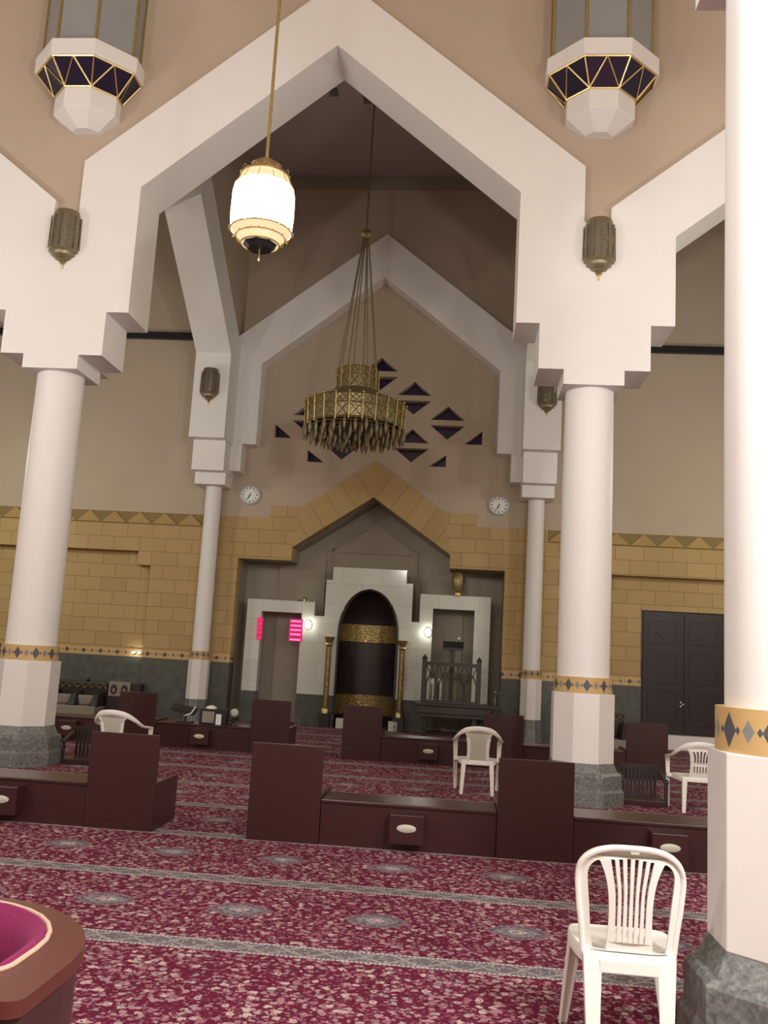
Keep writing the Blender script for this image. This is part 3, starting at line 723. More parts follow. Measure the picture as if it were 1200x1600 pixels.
# ------------------------------------------------------------------ wall lanterns (large) and sconces
def big_lantern(x, label):
    t = thing('wall_lantern', label, 'lantern', (x, YF0+0.09, 0), 0, 'large wall lanterns over the columns')
    def h8(prof, name, mat, bev=0):
        k = 1/math.cos(PI/8)
        m = MB(); A = [PI+PI/8*(2*i+1) for i in range(4)]
        loops = []
        for r, z in prof:
            pts = [(-r, 0, z)]+[(r*k*math.cos(a), r*k*math.sin(a), z) for a in A]+[(r, 0, z)]
            loops.append(pts)
        m.loft(loops); return m.go(name, mat, t, bevel=bev)
    h8([(0.66, 9.79), (0.66, 12.4)], 'glass_body', 'frost')
    h8([(0.745, 9.57), (0.745, 9.80)], 'collar', 'white', 0.008)
    h8([(0.70, 9.56), (0.45, 9.26)], 'dark_glass', 'glassdark')['label'] = 'dark tapering glass ring'
    h8([(0.455, 9.26), (0.455, 8.99), (0.19, 8.80)], 'lower_cap', 'white', 0.008)
    h8([(0.72, 12.4), (0.72, 12.7)], 'top_cap', 'white')
    k = 1/math.cos(PI/8)
    def ring(r, z):
        return [Vector((-r, -0.0, z))]+[Vector((r*k*math.cos(PI+PI/8*(2*i+1)), r*k*math.sin(PI+PI/8*(2*i+1)), z)) for i in range(4)]+[Vector((r, 0, z))]
    top, bot = ring(0.71, 9.56), ring(0.465, 9.265)
    m = MB()
    m.tube(top, 0.014, 6); m.tube(bot, 0.014, 6)
    for i in range(5):
        mid = (top[i]+top[i+1])/2
        m.tube([bot[i], top[i]], 0.012, 6)
        if i in (1, 2, 3): m.tube([bot[i], mid], 0.011, 6); m.tube([mid, bot[i+1]], 0.011, 6)
        else:
            m.tube([top[i], (bot[i]+bot[i+1])/2], 0.008, 6)
    m.tube([bot[-1], top[-1]], 0.012, 6)
    m.go('zigzag_frame', 'brass', t)
    m = MB(); a, b = ring(0.665, 9.8), ring(0.665, 12.4)
    for i in range(6): m.tube([a[i], b[i]], 0.022, 6)
    m.go('mullions', 'gold', t)
    return t
big_lantern(XR, 'large octagonal grey glass wall lantern at upper right')
big_lantern(XL+0.13, 'large octagonal grey glass wall lantern at upper left')

def sconce(x, y, z, label, s=1.0):
    t = thing('bronze_sconce', label, 'sconce', (x, y, z), 0, 'bronze half lantern sconces')
    def half(prof, n=16):
        m = MB(); m.loft([[(r*s*math.cos(PI+PI*i/n), r*s*math.sin(PI+PI*i/n), zz*s) for i in range(n+1)] for r, zz in prof]); return m
    half([(0.10, 0.80), (0.13, 0.835), (0.165, 0.83), (0.185, 0.76), (0.19, 0.74)]).go('crown', 'antique', t, smooth=True)
    half([(0.19, 0.74), (0.205, 0.5), (0.195, 0.27)]).go('shade', 'bronzework', t, smooth=True)
    half([(0.20, 0.27), (0.205, 0.235), (0.17, 0.22), (0.16, 0.18), (0.12, 0.165), (0.10, 0.13), (0.06, 0.115)]).go('tiered_bottom', 'antique', t, smooth=True)
    half([(0.045, 0.115), (0.05, 0.09), (0.02, 0.06), (0.012, 0.0)]).go('finial', 'gold', t, smooth=True)
    m = MB()
    for i in range(7):
        a = PI+PI*(i)/6; m.tube([(0.205*s*math.cos(a), 0.205*s*math.sin(a), 0.74*s), (0.212*s*math.cos(a), 0.212*s*math.sin(a), 0.27*s)], 0.010*s, 5)
    m.go('ribs', 'antique', t)
    return t
sconce(XR+0.03, YF0-0.001, 6.73, 'bronze half lantern sconce on the right column head')
sconce(XL+0.02, YF0-0.001, 6.73, 'bronze half lantern sconce on the left column head')
sconce(XL-0.02, 19.41, 6.94, 'bronze sconce above the slender left column, in shade', 0.98)
sconce(XR+0.08, 19.41, 6.94, 'bronze sconce half hidden behind the right column capital', 0.98)
# small brass lamps on top of the marble openings
t = thing('brass_wall_lamp', 'tall narrow gold lamp above the right marble opening', 'lamp', (-0.04, 20.93, 3.09))
MB().lathe([(0.10, 0), (0.10, 0.05), (0.06, 0.06)], 16).go('foot', 'gold', t, smooth=True)
MB().lathe([(0.10, 0.06), (0.14, 0.12), (0.145, 0.42), (0.10, 0.52), (0.02, 0.55)], 16).go('body', 'goldcol', t, smooth=True)
t = thing('brass_ornament', 'small brass ornament lying on the left marble frame', 'ornament', (-3.58, 20.98, sh((0, 2.76))[1]))
MB().ball((0.02, 0, 0.05), 0.06, 0.8).ball((0.12, 0, 0.035), 0.04).go('body', 'gold', t, smooth=True)
MB().box(-0.14, -0.03, -0.03, 0.03, 0, 0.03).go('arm', 'black', t)

# ------------------------------------------------------------------ lit pendant lantern
PX, PY = XC+0.02, 8.1
t = thing('pendant_lantern', 'brightly glowing brass and glass pendant lantern hanging before the arch', 'pendant lamp', (PX, PY, 5.30))
MB().lathe([(0.275, 0.74), (0.296, 0.64), (0.300, 0.42), (0.29, 0.31)], 32).go('glass', 'glow', t, smooth=True)['label'] = 'glowing white glass body'
MB().lathe([(0.287, 0.309), (0.262, 0.275), (0.215, 0.25), (0.205, 0.215), (0.175, 0.17)], 24).go('lower_glass', 'softglow', t, smooth=True)['label'] = 'softer yellow lit lower tiers'
MB().lathe([(0.272, 0.741), (0.235, 0.82), (0.215, 0.87)], 24).go('upper_glass', 'softglow', t, smooth=True)['label'] = 'softer yellow lit shoulder'
MB().lathe([(0.115, 0.12), (0.165, 0.17)], 8).go('bottom_plate', 'black', t)
MB().lathe([(0.006, 0.0), (0.014, 0.02), (0.008, 0.05), (0.01, 0.12)], 10).go('finial', 'brass', t, smooth=True)
MB().lathe([(0.225, 0.87), (0.19, 0.90), (0.15, 0.93), (0.13, 0.985), (0.06, 1.03), (0.02, 1.06)], 24).go('crown', 'brass', t, smooth=True)
m = MB()
for i in range(12):
    a = 2*PI*i/12; ca, sa = math.cos(a), math.sin(a)
    m.tube([((r+0.007)*ca, (r+0.007)*sa, z) for r, z in ((0.215, 0.87), (0.235, 0.82), (0.275, 0.74), (0.296, 0.64), (0.300, 0.42), (0.29, 0.31))], 0.004, 4)
for r, z, q in ((0.225, 0.862, 0.012), (0.295, 0.295, 0.009), (0.235, 0.235, 0.006), (0.185, 0.168, 0.008)):
    m.tube([(r*math.cos(2*PI*i/24), r*math.sin(2*PI*i/24), z) for i in range(24)], q, 5, closed=True)
m.go('frame', 'brass', t)
m = MB()
for i in range(12):
    a = 2*PI*(i+0.5)/12; ca, sa = math.cos(a), math.sin(a); tx, ty = -sa, ca
    for (r, z, s_) in ((0.305, 0.31, 0.03), (0.245, 0.245, 0.026), (0.235, 0.88, 0.028)):
        p = Vector((r*ca, r*sa, z)); u_ = Vector((tx, ty, 0))*s_
        MB().tube([p-u_, p+Vector((0, 0, -s_ if z < 0.5 else s_)), p+u_], 0.004, 4).go('scallop', 'brass', t)
MB().tube([(0, 0, 1.05), (0, 0, 8.29)], 0.016, 8).go('rod', 'gold', t, smooth=True)

# ------------------------------------------------------------------ chandelier
CX, CYY = XC, 16.27
t = thing('chandelier', 'huge tiered bronze chandelier with teardrop fringe hanging in the mihrab bay', 'chandelier', (CX, CYY, 0))
MB().tube([(0, 0, 9.6), (0, 0, ZT)], 0.018, 8).go('rod', 'antique', t)
MB().lathe([(0.02, 9.64), (0.05, 9.60), (0.11, 9.55), (0.115, 9.52), (0.04, 9.47), (0.03, 9.44)], 16).go('hub', 'gold', t, smooth=True)
for i in range(8):
    a = 2*PI*(i+0.5)/8
    MB().tube([(0.05*math.cos(a), 0.05*math.sin(a), 9.46), (0.37*math.cos(a), 0.37*math.sin(a), 6.83)], 0.012, 6).go('chain', 'antique', t)
def panel_ring(r0, z0, r1, z1, n, name, fr=0.012, label=None):
    """ring of pierced panels: rails, mullions, arch tracery, thin filigree backing"""
    m = MB()
    def pt(u, v): # u in [0,1) around, v 0 bottom 1 top
        r = r0+(r1-r0)*v; return Vector((r*math.cos(2*PI*u), r*math.sin(2*PI*u), z0+(z1-z0)*v))
    for v in (0, 0.62, 1): m.tube([pt(i/n, v) for i in range(n)], fr, 5, closed=True)
    for i in range(n):
        u = i/n; d = 1/n
        m.tube([pt(u, -0.08), pt(u, 1.05)], fr*1.2, 5)
        m.tube([pt(u, 0.0), pt(u+d*0.5, 0.32), pt(u+d, 0.0)], fr*0.7, 4)
        m.tube([pt(u, 0.62), pt(u+d*0.5, 0.32), pt(u+d, 0.62)], fr*0.7, 4)
        m.tube([pt(u, 0.62), pt(u+d*0.5, 0.96), pt(u+d, 0.62)], fr*0.7, 4)
        m.tube([pt(u, 0.98), pt(u+d*0.5, 0.66), pt(u+d, 0.98)], fr*0.7, 4)
    o = m.go(name, 'gold', t); 
    return o
panel_ring(0.91, 5.73, 0.93, 6.16, 24, 'lower_panel_ring', 0.011)
panel_ring(0.41, 6.42, 0.40, 6.82, 14, 'upper_panel_ring', 0.010)
MB().lathe([(0.895, 5.72), (0.915, 6.16)], 24, cap0=False, cap1=False).go('lower_shade', 'chandwork', t)
MB().lathe([(0.395, 6.42), (0.385, 6.82)], 28, cap0=False, cap1=False).go('upper_shade', 'chandwork', t)
MB().lathe([(0.93, 6.16), (0.80, 6.23), (0.62, 6.29), (0.49, 6.34), (0.44, 6.42)], 24, cap0=False, cap1=False).go('sloping_cover', 'antique', t)
for i in range(24):
    a = 2*PI*i/24; MB().ball((0.94*math.cos(a), 0.94*math.sin(a), 6.18), 0.03, 1.0, 8, 5).go('top_bead', 'gold', t, smooth=True)
drop = MB().lathe([(0.004, 0.0), (0.022, 0.05), (0.036, 0.12), (0.03, 0.18), (0.014, 0.24), (0.006, 0.30)], 8).go('glass_drop', 'antique', t, smooth=True)
drop.location = (0.92, 0, 5.52); k = 0
for (r, z, n) in ((0.92, 5.46, 30), (0.78, 5.42, 26), (0.62, 5.40, 22), (0.44, 5.38, 14), (0.25, 5.38, 7)):
    for i in range(n):
        a = 2*PI*i/n + (r*3)
        if k == 0: d = drop
        else: d = drop.copy(); COL.objects.link(d); d.parent = t
        d.location = (r*math.cos(a), r*math.sin(a), z+0.03*((i % 2))); k += 1
m = MB()
for (r, z) in ((0.90, 5.74), (0.78, 5.72), (0.62, 5.70), (0.44, 5.68), (0.25, 5.68)):
    m.tube([(r*math.cos(2*PI*i/24), r*math.sin(2*PI*i/24), z) for i in range(24)], 0.02, 5, closed=True)
for i in range(6):
    a = 2*PI*i/6; m.tube([(0, 0, 5.70), (0.9*math.cos(a), 0.9*math.sin(a), 5.74)], 0.02, 5)
m.go('inner_frame', 'antique', t)

# ------------------------------------------------------------------ shelf benches
def tall_bench(x0, x1, y, label):
    """wooden unit: low box with a tall panel on the near side"""
    w_ = x1-x0; t = thing('high_back_bench', label, 'bench', (x0, y, 0), 0, 'high backed wooden benches between the shelves')
    MB().box(0, w_, 0, 0.035, 0, 0.845).go('back_panel', 'wood', t, bevel=0.006)
    MB().box(0.0, 0.03, 0.035, 0.68, 0, 0.42).go('side_panel', 'wood', t, bevel=0.004)
    MB().box(w_-0.03, w_, 0.035, 0.68, 0, 0.42).go('side_panel', 'wood', t, bevel=0.004)
    MB().box(0.03, w_-0.03, 0.035, 0.64, 0.25, 0.28).go('seat_board', 'wood', t)
    return t
def low_shelf(x0, x1, y, label, boxx=None, dark=False):
    t = thing('low_shelf', label, 'shelf', (x0, y, 0), 0, 'low wooden shelf runs on the carpet'); w_ = x1-x0
    MB().box(0, w_, 0, 0.50, 0.36, 0.39).go('top_board', 'wood', t, bevel=0.006)
    MB().box(0.0, w_, 0.02, 0.045, 0, 0.36).go('front_panel', 'wood', t)
    MB().box(0.0, w_, 0.46, 0.485, 0, 0.36).go('rear_panel', 'wood', t)
    MB().box(0.0, 0.02, 0.045, 0.46, 0, 0.36).box(w_-0.02, w_, 0.045, 0.46, 0, 0.36).go('end_panels', 'wood', t)
    if boxx is not None:
        d = MB().box(boxx-0.15, boxx+0.15, -0.14, 0.02, 0.08, 0.325).go('tissue_compartment', 'wood', t, bevel=0.005)
        m = MB(); N = 20
        m.loft([[(boxx+rx*math.cos(2*PI*i/N), yy, 0.215+rz*math.sin(2*PI*i/N)) for i in range(N)] for rx, rz, yy in ((0.085, 0.034, -0.14), (0.085, 0.034, -0.148), (0.06, 0.02, -0.156))])
        m.go('oval_opening', 'plasticpanel', d, smooth=True)['label'] = 'bright oval opening'
    return t
YR1, YR2 = 8.38, 15.0
tall_bench(-3.30, -2.66, YR1, 'high backed mahogany bench in nearer row, left of the carpet gap')
tall_bench(-1.80, -1.15, YR1, 'high backed mahogany bench in nearer row, centre of the photo')
tall_bench(0.41, 1.07, YR1, 'high backed mahogany bench in nearer row, before the right column')
low_shelf(-4.87, -3.305, YR1, 'low mahogany shelf at the left edge in the nearer row', 0.84)
low_shelf(-1.145, 0.405, YR1, 'low mahogany shelf with oval box, middle of the nearer row', 0.775)
low_shelf(1.075, 2.66, YR1, 'low mahogany shelf in nearer row behind the foreground chair', 0.785)
tall_bench(-5.50, -4.87, YR2, 'high backed bench in far row, behind the left white chair')
tall_bench(-3.28, -2.64, YR2, 'high backed bench in far row, below the led display')
tall_bench(-1.78, -1.15, YR2, 'high backed bench in far row, before the prayer niche')
tall_bench(0.47, 1.10, YR2, 'high backed bench in far row, beside the pulpit')
tall_bench(2.70, 3.34, YR2, 'high backed bench in far row, below the dark door')
low_shelf(-7.08, -5.505, YR2, 'low shelf in far row beside the large left column', 0.79)
low_shelf(-4.865, -3.285, YR2, 'low shelf in far row carrying the radio and book stand', 0.79)
low_shelf(-1.145, 0.465, YR2, 'low shelf in far row under the pulpit balcony', 0.76)
low_shelf(1.105, 2.695, YR2, 'low shelf in far row behind the right column', 0.79)

# items on the far shelf
t = thing('book_stand', 'black folding book stand with an open book on the far shelf', 'book stand', (-4.42, YR2+0.2, 0.39))
MB().box(-0.12, 0.12, -0.1, 0.1, 0, 0.02).tube([(0, 0, 0.0), (0, 0, 0.16)], 0.02, 8).go('foot', 'black', t)
MB().quadbox([(-0.24, -0.08, 0.19), (0.16, -0.08, 0.12), (0.16, 0.12, 0.2), (-0.24, 0.12, 0.27)], [(-0.24, -0.08, 0.22), (0.16, -0.08, 0.15), (0.16, 0.12, 0.23), (-0.24, 0.12, 0.30)]).go('tray', 'black', t)
MB().tube([(0.02, -0.12, 0.12), (0.12, -0.12, 0.16), (0.18, -0.1, 0.27)], 0.012, 6).go('page_clip', 'paper', t)
t = thing('desk_radio', 'dark boxy radio with grey speaker front on the far shelf', 'radio', (-3.94, YR2+0.2, 0.39))
MB().box(-0.22, 0.22, -0.12, 0.12, 0, 0.25).go('case', 'black', t, bevel=0.01)
MB().box(-0.17, 0.03, -0.128, -0.12, 0.03, 0.21).go('speaker_front', 'cream', t)
t = tag(MB().box(-0.045, 0.045, -0.01, 0.0, 0, 0.17).go('notice_card', 'paper', loc=(-3.83, YR2+0.06, 0.395)), 'upright white card leaning on the desk radio', 'card')
t = tag(MB().lathe([(0.09, 0), (0.08, 0.03), (0.03, 0.05)], 16).go('folded_cap', 'paper', smooth=True, loc=(-4.0, YR2+0.2, 0.64)), 'white folded cap lying on top of the desk radio', 'cap')
t = thing('table_fan', 'small dark table fan with pale rounded guard beside radio', 'fan', (-3.62, YR2+0.25, 0.39))
MB().lathe([(0.07, 0), (0.06, 0.03), (0.025, 0.05), (0.02, 0.15)], 16).go('foot', 'black', t, smooth=True)
m = MB(); N = 20
m.loft([[(r*math.cos(2*PI*i/N), y, 0.2+r*math.sin(2*PI*i/N)) for i in range(N)] for r, y in ((0.035, -0.05), (0.065, -0.025), (0.068, 0.02), (0.035, 0.05))]); m.go('guard', 'plasticpanel', t, smooth=True)

# back-wall floor sofas
def floor_sofa(x0, x1, label):
    t = thing('floor_sofa', label, 'sofa', (x0, 20.2, 0)); w_ = x1-x0
    MB().box(0, w_, -0.45, 0.30, 0, 0.20).go('seat', 'cream', t, bevel=0.03)
    MB().box(0, w_, 0.18, 0.36, 0.20, 0.70).go('backrest', 'darkwood', t, bevel=0.03)
    m = MB(); n = int(w_/0.16)
    for i in range(n):
        a = i*w_/n; m.tube([(a, 0.165, 0.56), (a+w_/n/2, 0.165, 0.64), (a+w_/n, 0.165, 0.56)], 0.012, 5)
    m.go('zigzag_trim', 'gold', t)
    for x in (w_*0.28, w_*0.62, w_*0.95):
        MB().quadbox([(x-0.10, -0.40, 0.2), (x+0.10, -0.40, 0.2), (x+0.10, 0.2, 0.2), (x-0.10, 0.2, 0.2)], [(x-0.05, -0.2, 0.46), (x+0.05, -0.2, 0.46), (x+0.05, 0.2, 0.52), (x-0.05, 0.2, 0.52)]).go('arm_bolster', 'darkwood', t, bevel=0.02)
    m = MB()
    for x in (w_*0.2, w_*0.68): m.lathe([(0.03, 0.70), (0.05, 0.73), (0.01, 0.79)], 10, (x, 0.27, 0))
    m.go('finials', 'darkwood', t)
    return t
floor_sofa(-9.3, -7.78, 'low dark upholstered floor sofa by the wall, left background')
floor_sofa(2.35, 3.62, 'low dark floor sofa at the wall, partly behind right column')
cu = MB().box(-0.28, 0.28, -0.07, 0.07, 0, 0.22).go('cushion', 'cream', bevel=0.05, loc=(-8.15, 20.12, 0.2)); tag(cu, 'cream cushion on the left floor sofa, beside its right bolster', 'cushion', 'cushions on the floor sofas')
c = cu.copy(); COL.objects.link(c); c.location = (-8.74, 20.12, 0.2); c['label'] = 'cream cushion on the left floor sofa, partly behind the column'
c = cu.copy(); COL.objects.link(c); c.location = (3.05, 20.12, 0.2); c['label'] = 'cream cushion on the right floor sofa beside large column'
t = thing('patterned_screen', 'small pale panel with two oval medallions beside the floor sofa', 'panel', (-7.47, 20.3, 0))
MB().box(-0.25, 0.25, 0, 0.08, 0.42, 0.74).go('board', 'cream', t, bevel=0.01)
for x in (-0.12, 0.12):
    m = MB(); N = 18; m.loft([[(x+0.075*k*math.cos(2*PI*i/N), y, 0.57+0.11*k*math.sin(2*PI*i/N)) for i in range(N)] for k, y in ((1, 0), (1, -0.012), (0.7, -0.015))]); m.go('oval', 'darkwood', t)
    m = MB(); m.loft([[(x+0.03*math.cos(2*PI*i/N), y, 0.55+0.05*math.sin(2*PI*i/N)) for i in range(N)] for y in (-0.015, -0.02)]); m.go('oval_centre', 'cream', t)
MB().box(-0.27, 0.27, 0, 0.3, 0, 0.42).go('cabinet', 'darkwood', t)
tag(MB().box(-7.16, -6.95, 20.2, 20.45, 0, 0.72).go('dark_cabinet', 'darkwood', bevel=0.01), 'small dark cabinet by the wall, left background', 'cabinet')

# low slatted wooden floor chairs beside the two large columns
def floor_chair(x, y, rz, label):
    t = thing('wooden_floor_chair', label, 'chair', (x, y, 0), rz, 'legless wooden floor chairs')
    MB().box(-0.27, 0.27, -0.27, 0.27, 0.0, 0.07).go('seat', 'wood', t, bevel=0.01)
    m = MB()
    for i in range(9):
        xx = -0.20+i*0.05; m.box(xx-0.016, xx+0.016, 0.20, 0.225, 0.07, 0.42)
    m.box(-0.25, 0.25, 0.195, 0.23, 0.40, 0.46); m.go('backrest', 'darkwood', t)
    for s_ in (-1, 1):
        MB().quadbox([(s_*0.27-0.03, -0.25, 0.28), (s_*0.27+0.03, -0.25, 0.28), (s_*0.27+0.03, 0.25, 0.36), (s_*0.27-0.03, 0.25, 0.36)], [(s_*0.27-0.03, -0.25, 0.31), (s_*0.27+0.03, -0.25, 0.31), (s_*0.27+0.03, 0.25, 0.39), (s_*0.27-0.03, 0.25, 0.39)]).go('armrest', 'darkwood', t, bevel=0.008)
        MB().box(s_*0.27-0.02, s_*0.27+0.02, -0.24, -0.20, 0.0, 0.29).go('arm_post', 'darkwood', t)
    return t
floor_chair(-4.98, 12.55, 0.15, 'low slatted dark wooden floor chair beside the left column')
floor_chair(2.42, 12.35, -0.05, 'low slatted dark wooden floor chair beside the right column')

# ------------------------------------------------------------------ white plastic chairs
def spl(pts, n=6):
    out = []
    for i in range(len(pts)-1):
        p0 = pts[max(i-1, 0)]; p1 = pts[i]; p2 = pts[i+1]; p3 = pts[min(i+2, len(pts)-1)]
        for k in range(n):
            t_ = k/n
            out.append(tuple(0.5*((2*b)+(-a+c_)*t_+(2*a-5*b+4*c_-d)*t_**2+(-a+3*b-3*c_+d)*t_**3) for a, b, c_, d in zip(p0, p1, p2, p3)))
    out.append(pts[-1]); return out
def leg(t, top, bot, w0, w1, name='leg'):
    (x0, y0, z0), (x1, y1, z1) = top, bot
    # L-shaped moulded leg, open towards the inside
    def L(x, y, z, w_):
        sx = 1 if x > 0 else -1; sy = 1 if y > 0 else -1; th = 0.012
        p = [(0, 0), (-sx*w_, 0), (-sx*w_, -sy*th), (-sx*th, -sy*th), (-sx*th, -sy*w_*0.8), (0, -sy*w_*0.8)]
        return [(x+a, y+b, z) for a, b in p]
    MB().loft([L(x0, y0, z0, w0), L((x0+x1)/2, (y0+y1)/2, (z0+z1)/2, (w0+w1)/2), L(x1, y1, z1, w1)]).go(name, 'plastic', t, bevel=0.003)
def seat_part(t, zf=0.445, wf=0.235, wb=0.185, d0=-0.20, d1=0.24):
    pts = []
    for x, y in spl([(0, d1), (wf*0.8, d1-0.01), (wf, d1-0.08), (wf*0.97, 0), (wb+0.01, d0+0.04), (wb*0.8, d0), (0, d0-0.01)], 5): pts.append((x, y))
    full_ = pts+[(-x, y) for x, y in reversed(pts[1:-1])]
    def ring(k, z, dz=0): return [(x*k, (y-0.02)*k+0.02, z) for x, y in full_]
    m = MB(); m.loft([ring(1.0, zf-0.055), ring(1.0, zf-0.012), ring(0.975, zf), ring(0.86, zf-0.004), ring(0.6, zf-0.014), ring(0.1, zf-0.02)], False, True)
    m.loft([ring(0.98, zf-0.055), ring(0.96, zf-0.02), ring(0.1, zf-0.03)], False, True)
    m.go('seat', 'plastic', t, smooth=True)
def back_map(ztop, zbot, y0, tilt, curve):
    return lambda a, b, c: (a, y0 - (b-zbot)*tilt + curve*a*a + c, b)
def side_chair(loc, rz, label):
    t = thing('white_plastic_chair', label, 'chair', loc, rz, None)
    seat_part(t)
    half_o = spl([(0, 0.90), (0.09, 0.895), (0.165, 0.872), (0.215, 0.83), (0.238, 0.77), (0.232, 0.66), (0.215, 0.52), (0.205, 0.415)], 6)
    outer = half_o + [(0.155, 0.415), (0.16, 0.43)][:1] + [(0.10, 0.385), (-0.10, 0.385), (-0.155, 0.415)] + [(-x, z) for x, z in reversed(half_o[1:])]
    vin = spl([(0.137, 0.822), (0.112, 0.76), (0.098, 0.69), (0.093, 0.60), (0.097, 0.50), (0.102, 0.447)], 5)
    vout = spl([(0.158, 0.447), (0.168, 0.52), (0.178, 0.64), (0.188, 0.75), (0.183, 0.79), (0.165, 0.815), (0.145, 0.828)], 5)
    void = vin+vout
    holes = [void, [(-x, z) for x, z in void]]
    for k in range(6):
        s_ = (k-2.5); top = 0.034*s_; bot = 0.0245*s_; mid = 0.0255*s_; zt_ = 0.846-abs(s_)*0.004
        cl = spl([(top, zt_), ((top+mid)/2*1.02, 0.78), (mid, 0.70), (bot, 0.60), (bot, 0.49)], 4)
        wd = [0.0085-0.0050*i/(len(cl)-1) for i in range(len(cl))]
        holes.append([(x-w_, z) for (x, z), w_ in zip(cl, wd)]+[(x+w_, z) for (x, z), w_ in reversed(list(zip(cl, wd)))])
    fn = back_map(0.9, 0.43, -0.185, 0.17, 1.1)
    MB().plate(outer, holes, -0.008, 0.010, fn).go('backrest', 'plastic', t, bevel=0.004)
    rim = [fn(x, z-0.008 if z > 0.8 else z, -0.014) for x, z in [(-x, z) for x, z in reversed(half_o[1:])]+half_o]
    rim = [fn((abs(x)-0.010)*(1 if x > 0 else -1), z-(0.010 if z > 0.6 else 0), -0.010) for x, z in [(-x, z) for x, z in reversed(half_o[1:])]+half_o]
    MB().tube(rim, (0.013, 0.012), 8).go('back_rim', 'plastic', t, smooth=True)
    MB().box(-0.018, 0.018, 0, 0.002, 0, 0.010).go('maker_stamp', 'plasticpanel', t, loc=(0.005, -0.283, 0.868))['label'] = 'small grey moulded stamp'
    for s_ in (-1, 1):
        leg(t, (s_*0.225, 0.215, 0.43), (s_*0.262, 0.245, 0), 0.075, 0.042)
        leg(t, (s_*0.200, -0.205, 0.435), (s_*0.178, -0.262, 0), 0.082, 0.048)
    MB().box(-0.13, 0.13, -0.215, -0.195, 0.365, 0.42).go('rear_apron', 'plastic', t, bevel=0.005)
    return t
def arm_chair(loc, rz, label, slots):
    t = thing('white_plastic_armchair', label, 'chair', loc, rz, None)
    seat_part(t, 0.42, 0.25, 0.20, -0.20, 0.25)
    path = [(-0.295, 0.22, 0.625), (-0.30, 0.10, 0.64), (-0.292, -0.04, 0.66), (-0.245, -0.17, 0.735), (-0.15, -0.265, 0.80), (0, -0.30, 0.822)]
    path = spl(path+[(-x, y, z) for x, y, z in reversed(path[:-1])], 5)
    rad = []
    for p in path:
        k = min(1, max(0, (p[2]-0.64)/0.16)); rad.append((0.034*(1-k)+0.014*k, 0.013*(1-k)+0.032*k))
    MB().tube(path, rad, 10).go('arm_rail', 'plastic', t, smooth=True)
    fn = lambda a, b, c: (a, -0.195-(b-0.40)*0.26+0.75*a*a*(0.4+(b-0.4)*1.5)+c, b)
    sidel = spl([(0.165, 0.755), (0.135, 0.70), (0.12, 0.60), (0.118, 0.50), (0.13, 0.385)], 5)
    outer = [(0.08, 0.80), (-0.08, 0.80)]+[(-x, z) for x, z in sidel]+list(reversed(sidel))
    holes = []
    if slots:
        for k in range(5):
            s_ = k-2; cl = spl([(0.048*s_, 0.74-abs(s_)*0.006), (0.036*s_, 0.68), (0.034*s_, 0.60)], 4)
            holes.append([(x-0.010, z) for x, z in cl]+[(x+0.010, z) for x, z in reversed(cl)])
            x = 0.035*s_; holes.append([(x-0.007, 0.48), (x+0.007, 0.48), (x+0.008, 0.555), (x-0.008, 0.555)])
        MB().plate(outer, holes, -0.006, 0.008, fn).go('backrest', 'plastic', t, bevel=0.003)
    else:
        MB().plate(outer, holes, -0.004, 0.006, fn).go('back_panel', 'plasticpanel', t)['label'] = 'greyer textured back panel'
        for s_ in (-1, 1):
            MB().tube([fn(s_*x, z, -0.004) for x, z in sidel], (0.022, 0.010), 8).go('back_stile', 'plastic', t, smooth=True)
    for s_ in (-1, 1):
        leg(t, (s_*0.318, 0.24, 0.63), (s_*0.292, 0.262, 0), 0.058, 0.040)
        leg(t, (s_*0.205, -0.21, 0.41), (s_*0.215, -0.25, 0), 0.060, 0.040)
        MB().box(s_*0.26-0.05, s_*0.26+0.05, 0.16, 0.235, 0.37, 0.415).go('seat_bracket', 'plastic', t, bevel=0.006)
    return t
sc0 = side_chair((0.815, 4.54, 0), -0.03, 'armless white plastic chair with slatted back, in the right foreground'); sc0.scale = (1, 1, 1.03)
arm_chair((0.32, 12.26, 0), 0.0, 'white plastic armchair with solid back panel, right of centre behind shelf', False)
arm_chair((-4.05, 11.2, 0), -0.08, 'white plastic armchair behind the left high backed bench, solid back', False)
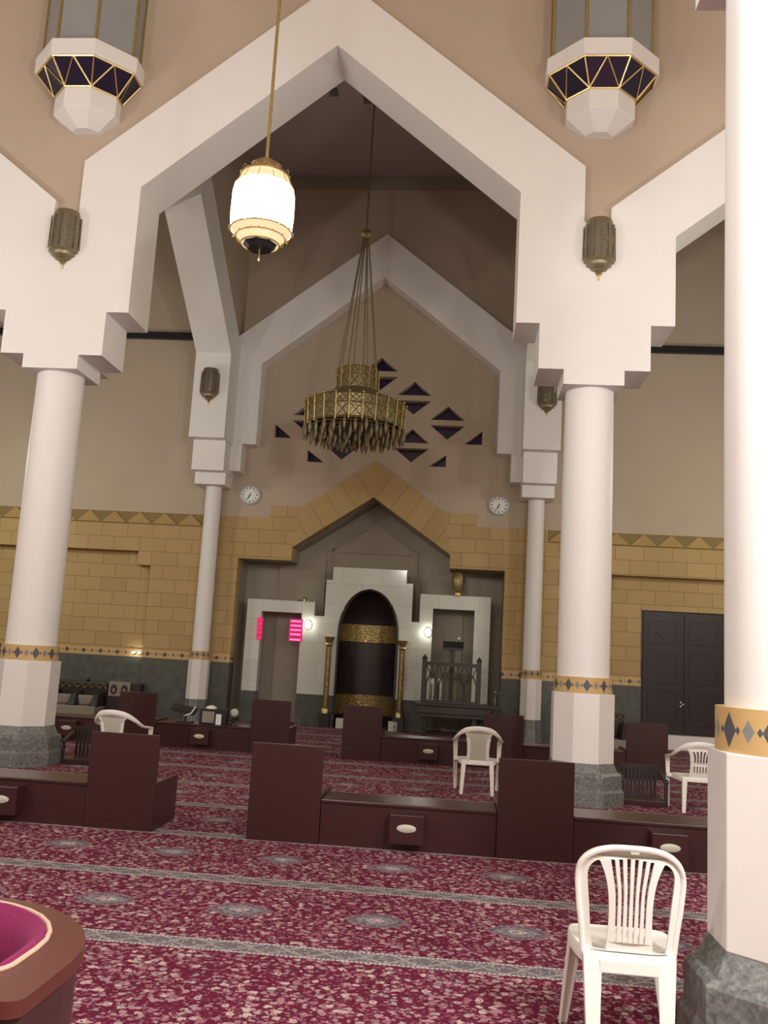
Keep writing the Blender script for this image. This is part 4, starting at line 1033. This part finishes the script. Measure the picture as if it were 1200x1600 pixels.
arm_chair((3.0, 11.98, 0), 0.0, 'white plastic armchair with slotted back, beside the nearest column at right', True)

# ------------------------------------------------------------------ foreground armchair corner (velvet)
t = thing('velvet_tub_seat', 'wooden rimmed tub seat with magenta velvet inside, lower left corner', 'armchair', (-1.693, 2.93, 0))
def rr(hx, hyf, hyb, rb, rf, n=8):
    """rounded outline, big radius at the far side; local coords"""
    P = []
    def arc_(cx_, cy_, r, a0, a1):
        for i in range(n+1):
            a = a0+(a1-a0)*i/n; P.append((cx_+r*math.cos(a), cy_+r*math.sin(a)))
    arc_(hx-rb, hyb-rb, rb, 0, PI/2); arc_(-hx+rb, hyb-rb, rb, PI/2, PI)
    arc_(-hx+rf, -hyf+rf, rf, PI, 1.5*PI); arc_(hx-rf, -hyf+rf, rf, 1.5*PI, 2*PI)
    return P
H = 0.75
out = rr(0.60, 0.46, 0.46, 0.60, 0.05); inn = rr(0.46, 0.30, 0.39, 0.45, 0.10)
XY = lambda a, b, c: (a, b, c)
MB().plate(out, [inn], H-0.045, H, XY).go('wooden_rim', 'brownwood', t, bevel=0.008)
ob = rr(0.58, 0.44, 0.44, 0.58, 0.04)
m = MB(); m.loft([[(a, b, 0.06) for a, b in ob], [(a, b, H-0.045) for a, b in ob]], True, False); m.go('outer_shell', 'wood', t, smooth=True)
MB().tube([(a*0.995, b*0.995, H+0.004) for a, b in inn], 0.008, 8, closed=True).go('piping', 'piping', t, smooth=True)
def sc(k, z): return [(a*k, (b+0.03)*k-0.03, z) for a, b in inn]
m = MB(); m.loft([sc(0.985, H+0.002), sc(0.95, H+0.012), sc(0.88, H-0.005), sc(0.80, H-0.06), sc(0.76, H-0.14), sc(0.74, 0.46), sc(0.5, 0.49), sc(0.1, 0.50)], False, True)
m.go('velvet_lining', 'velvet', t, smooth=True)
for sx in (-0.5, 0.5):
    for sy in (-0.38, 0.20):
        MB().box(sx-0.03, sx+0.03, sy-0.03, sy+0.03, 0, 0.07).go('foot', 'darkwood', t)
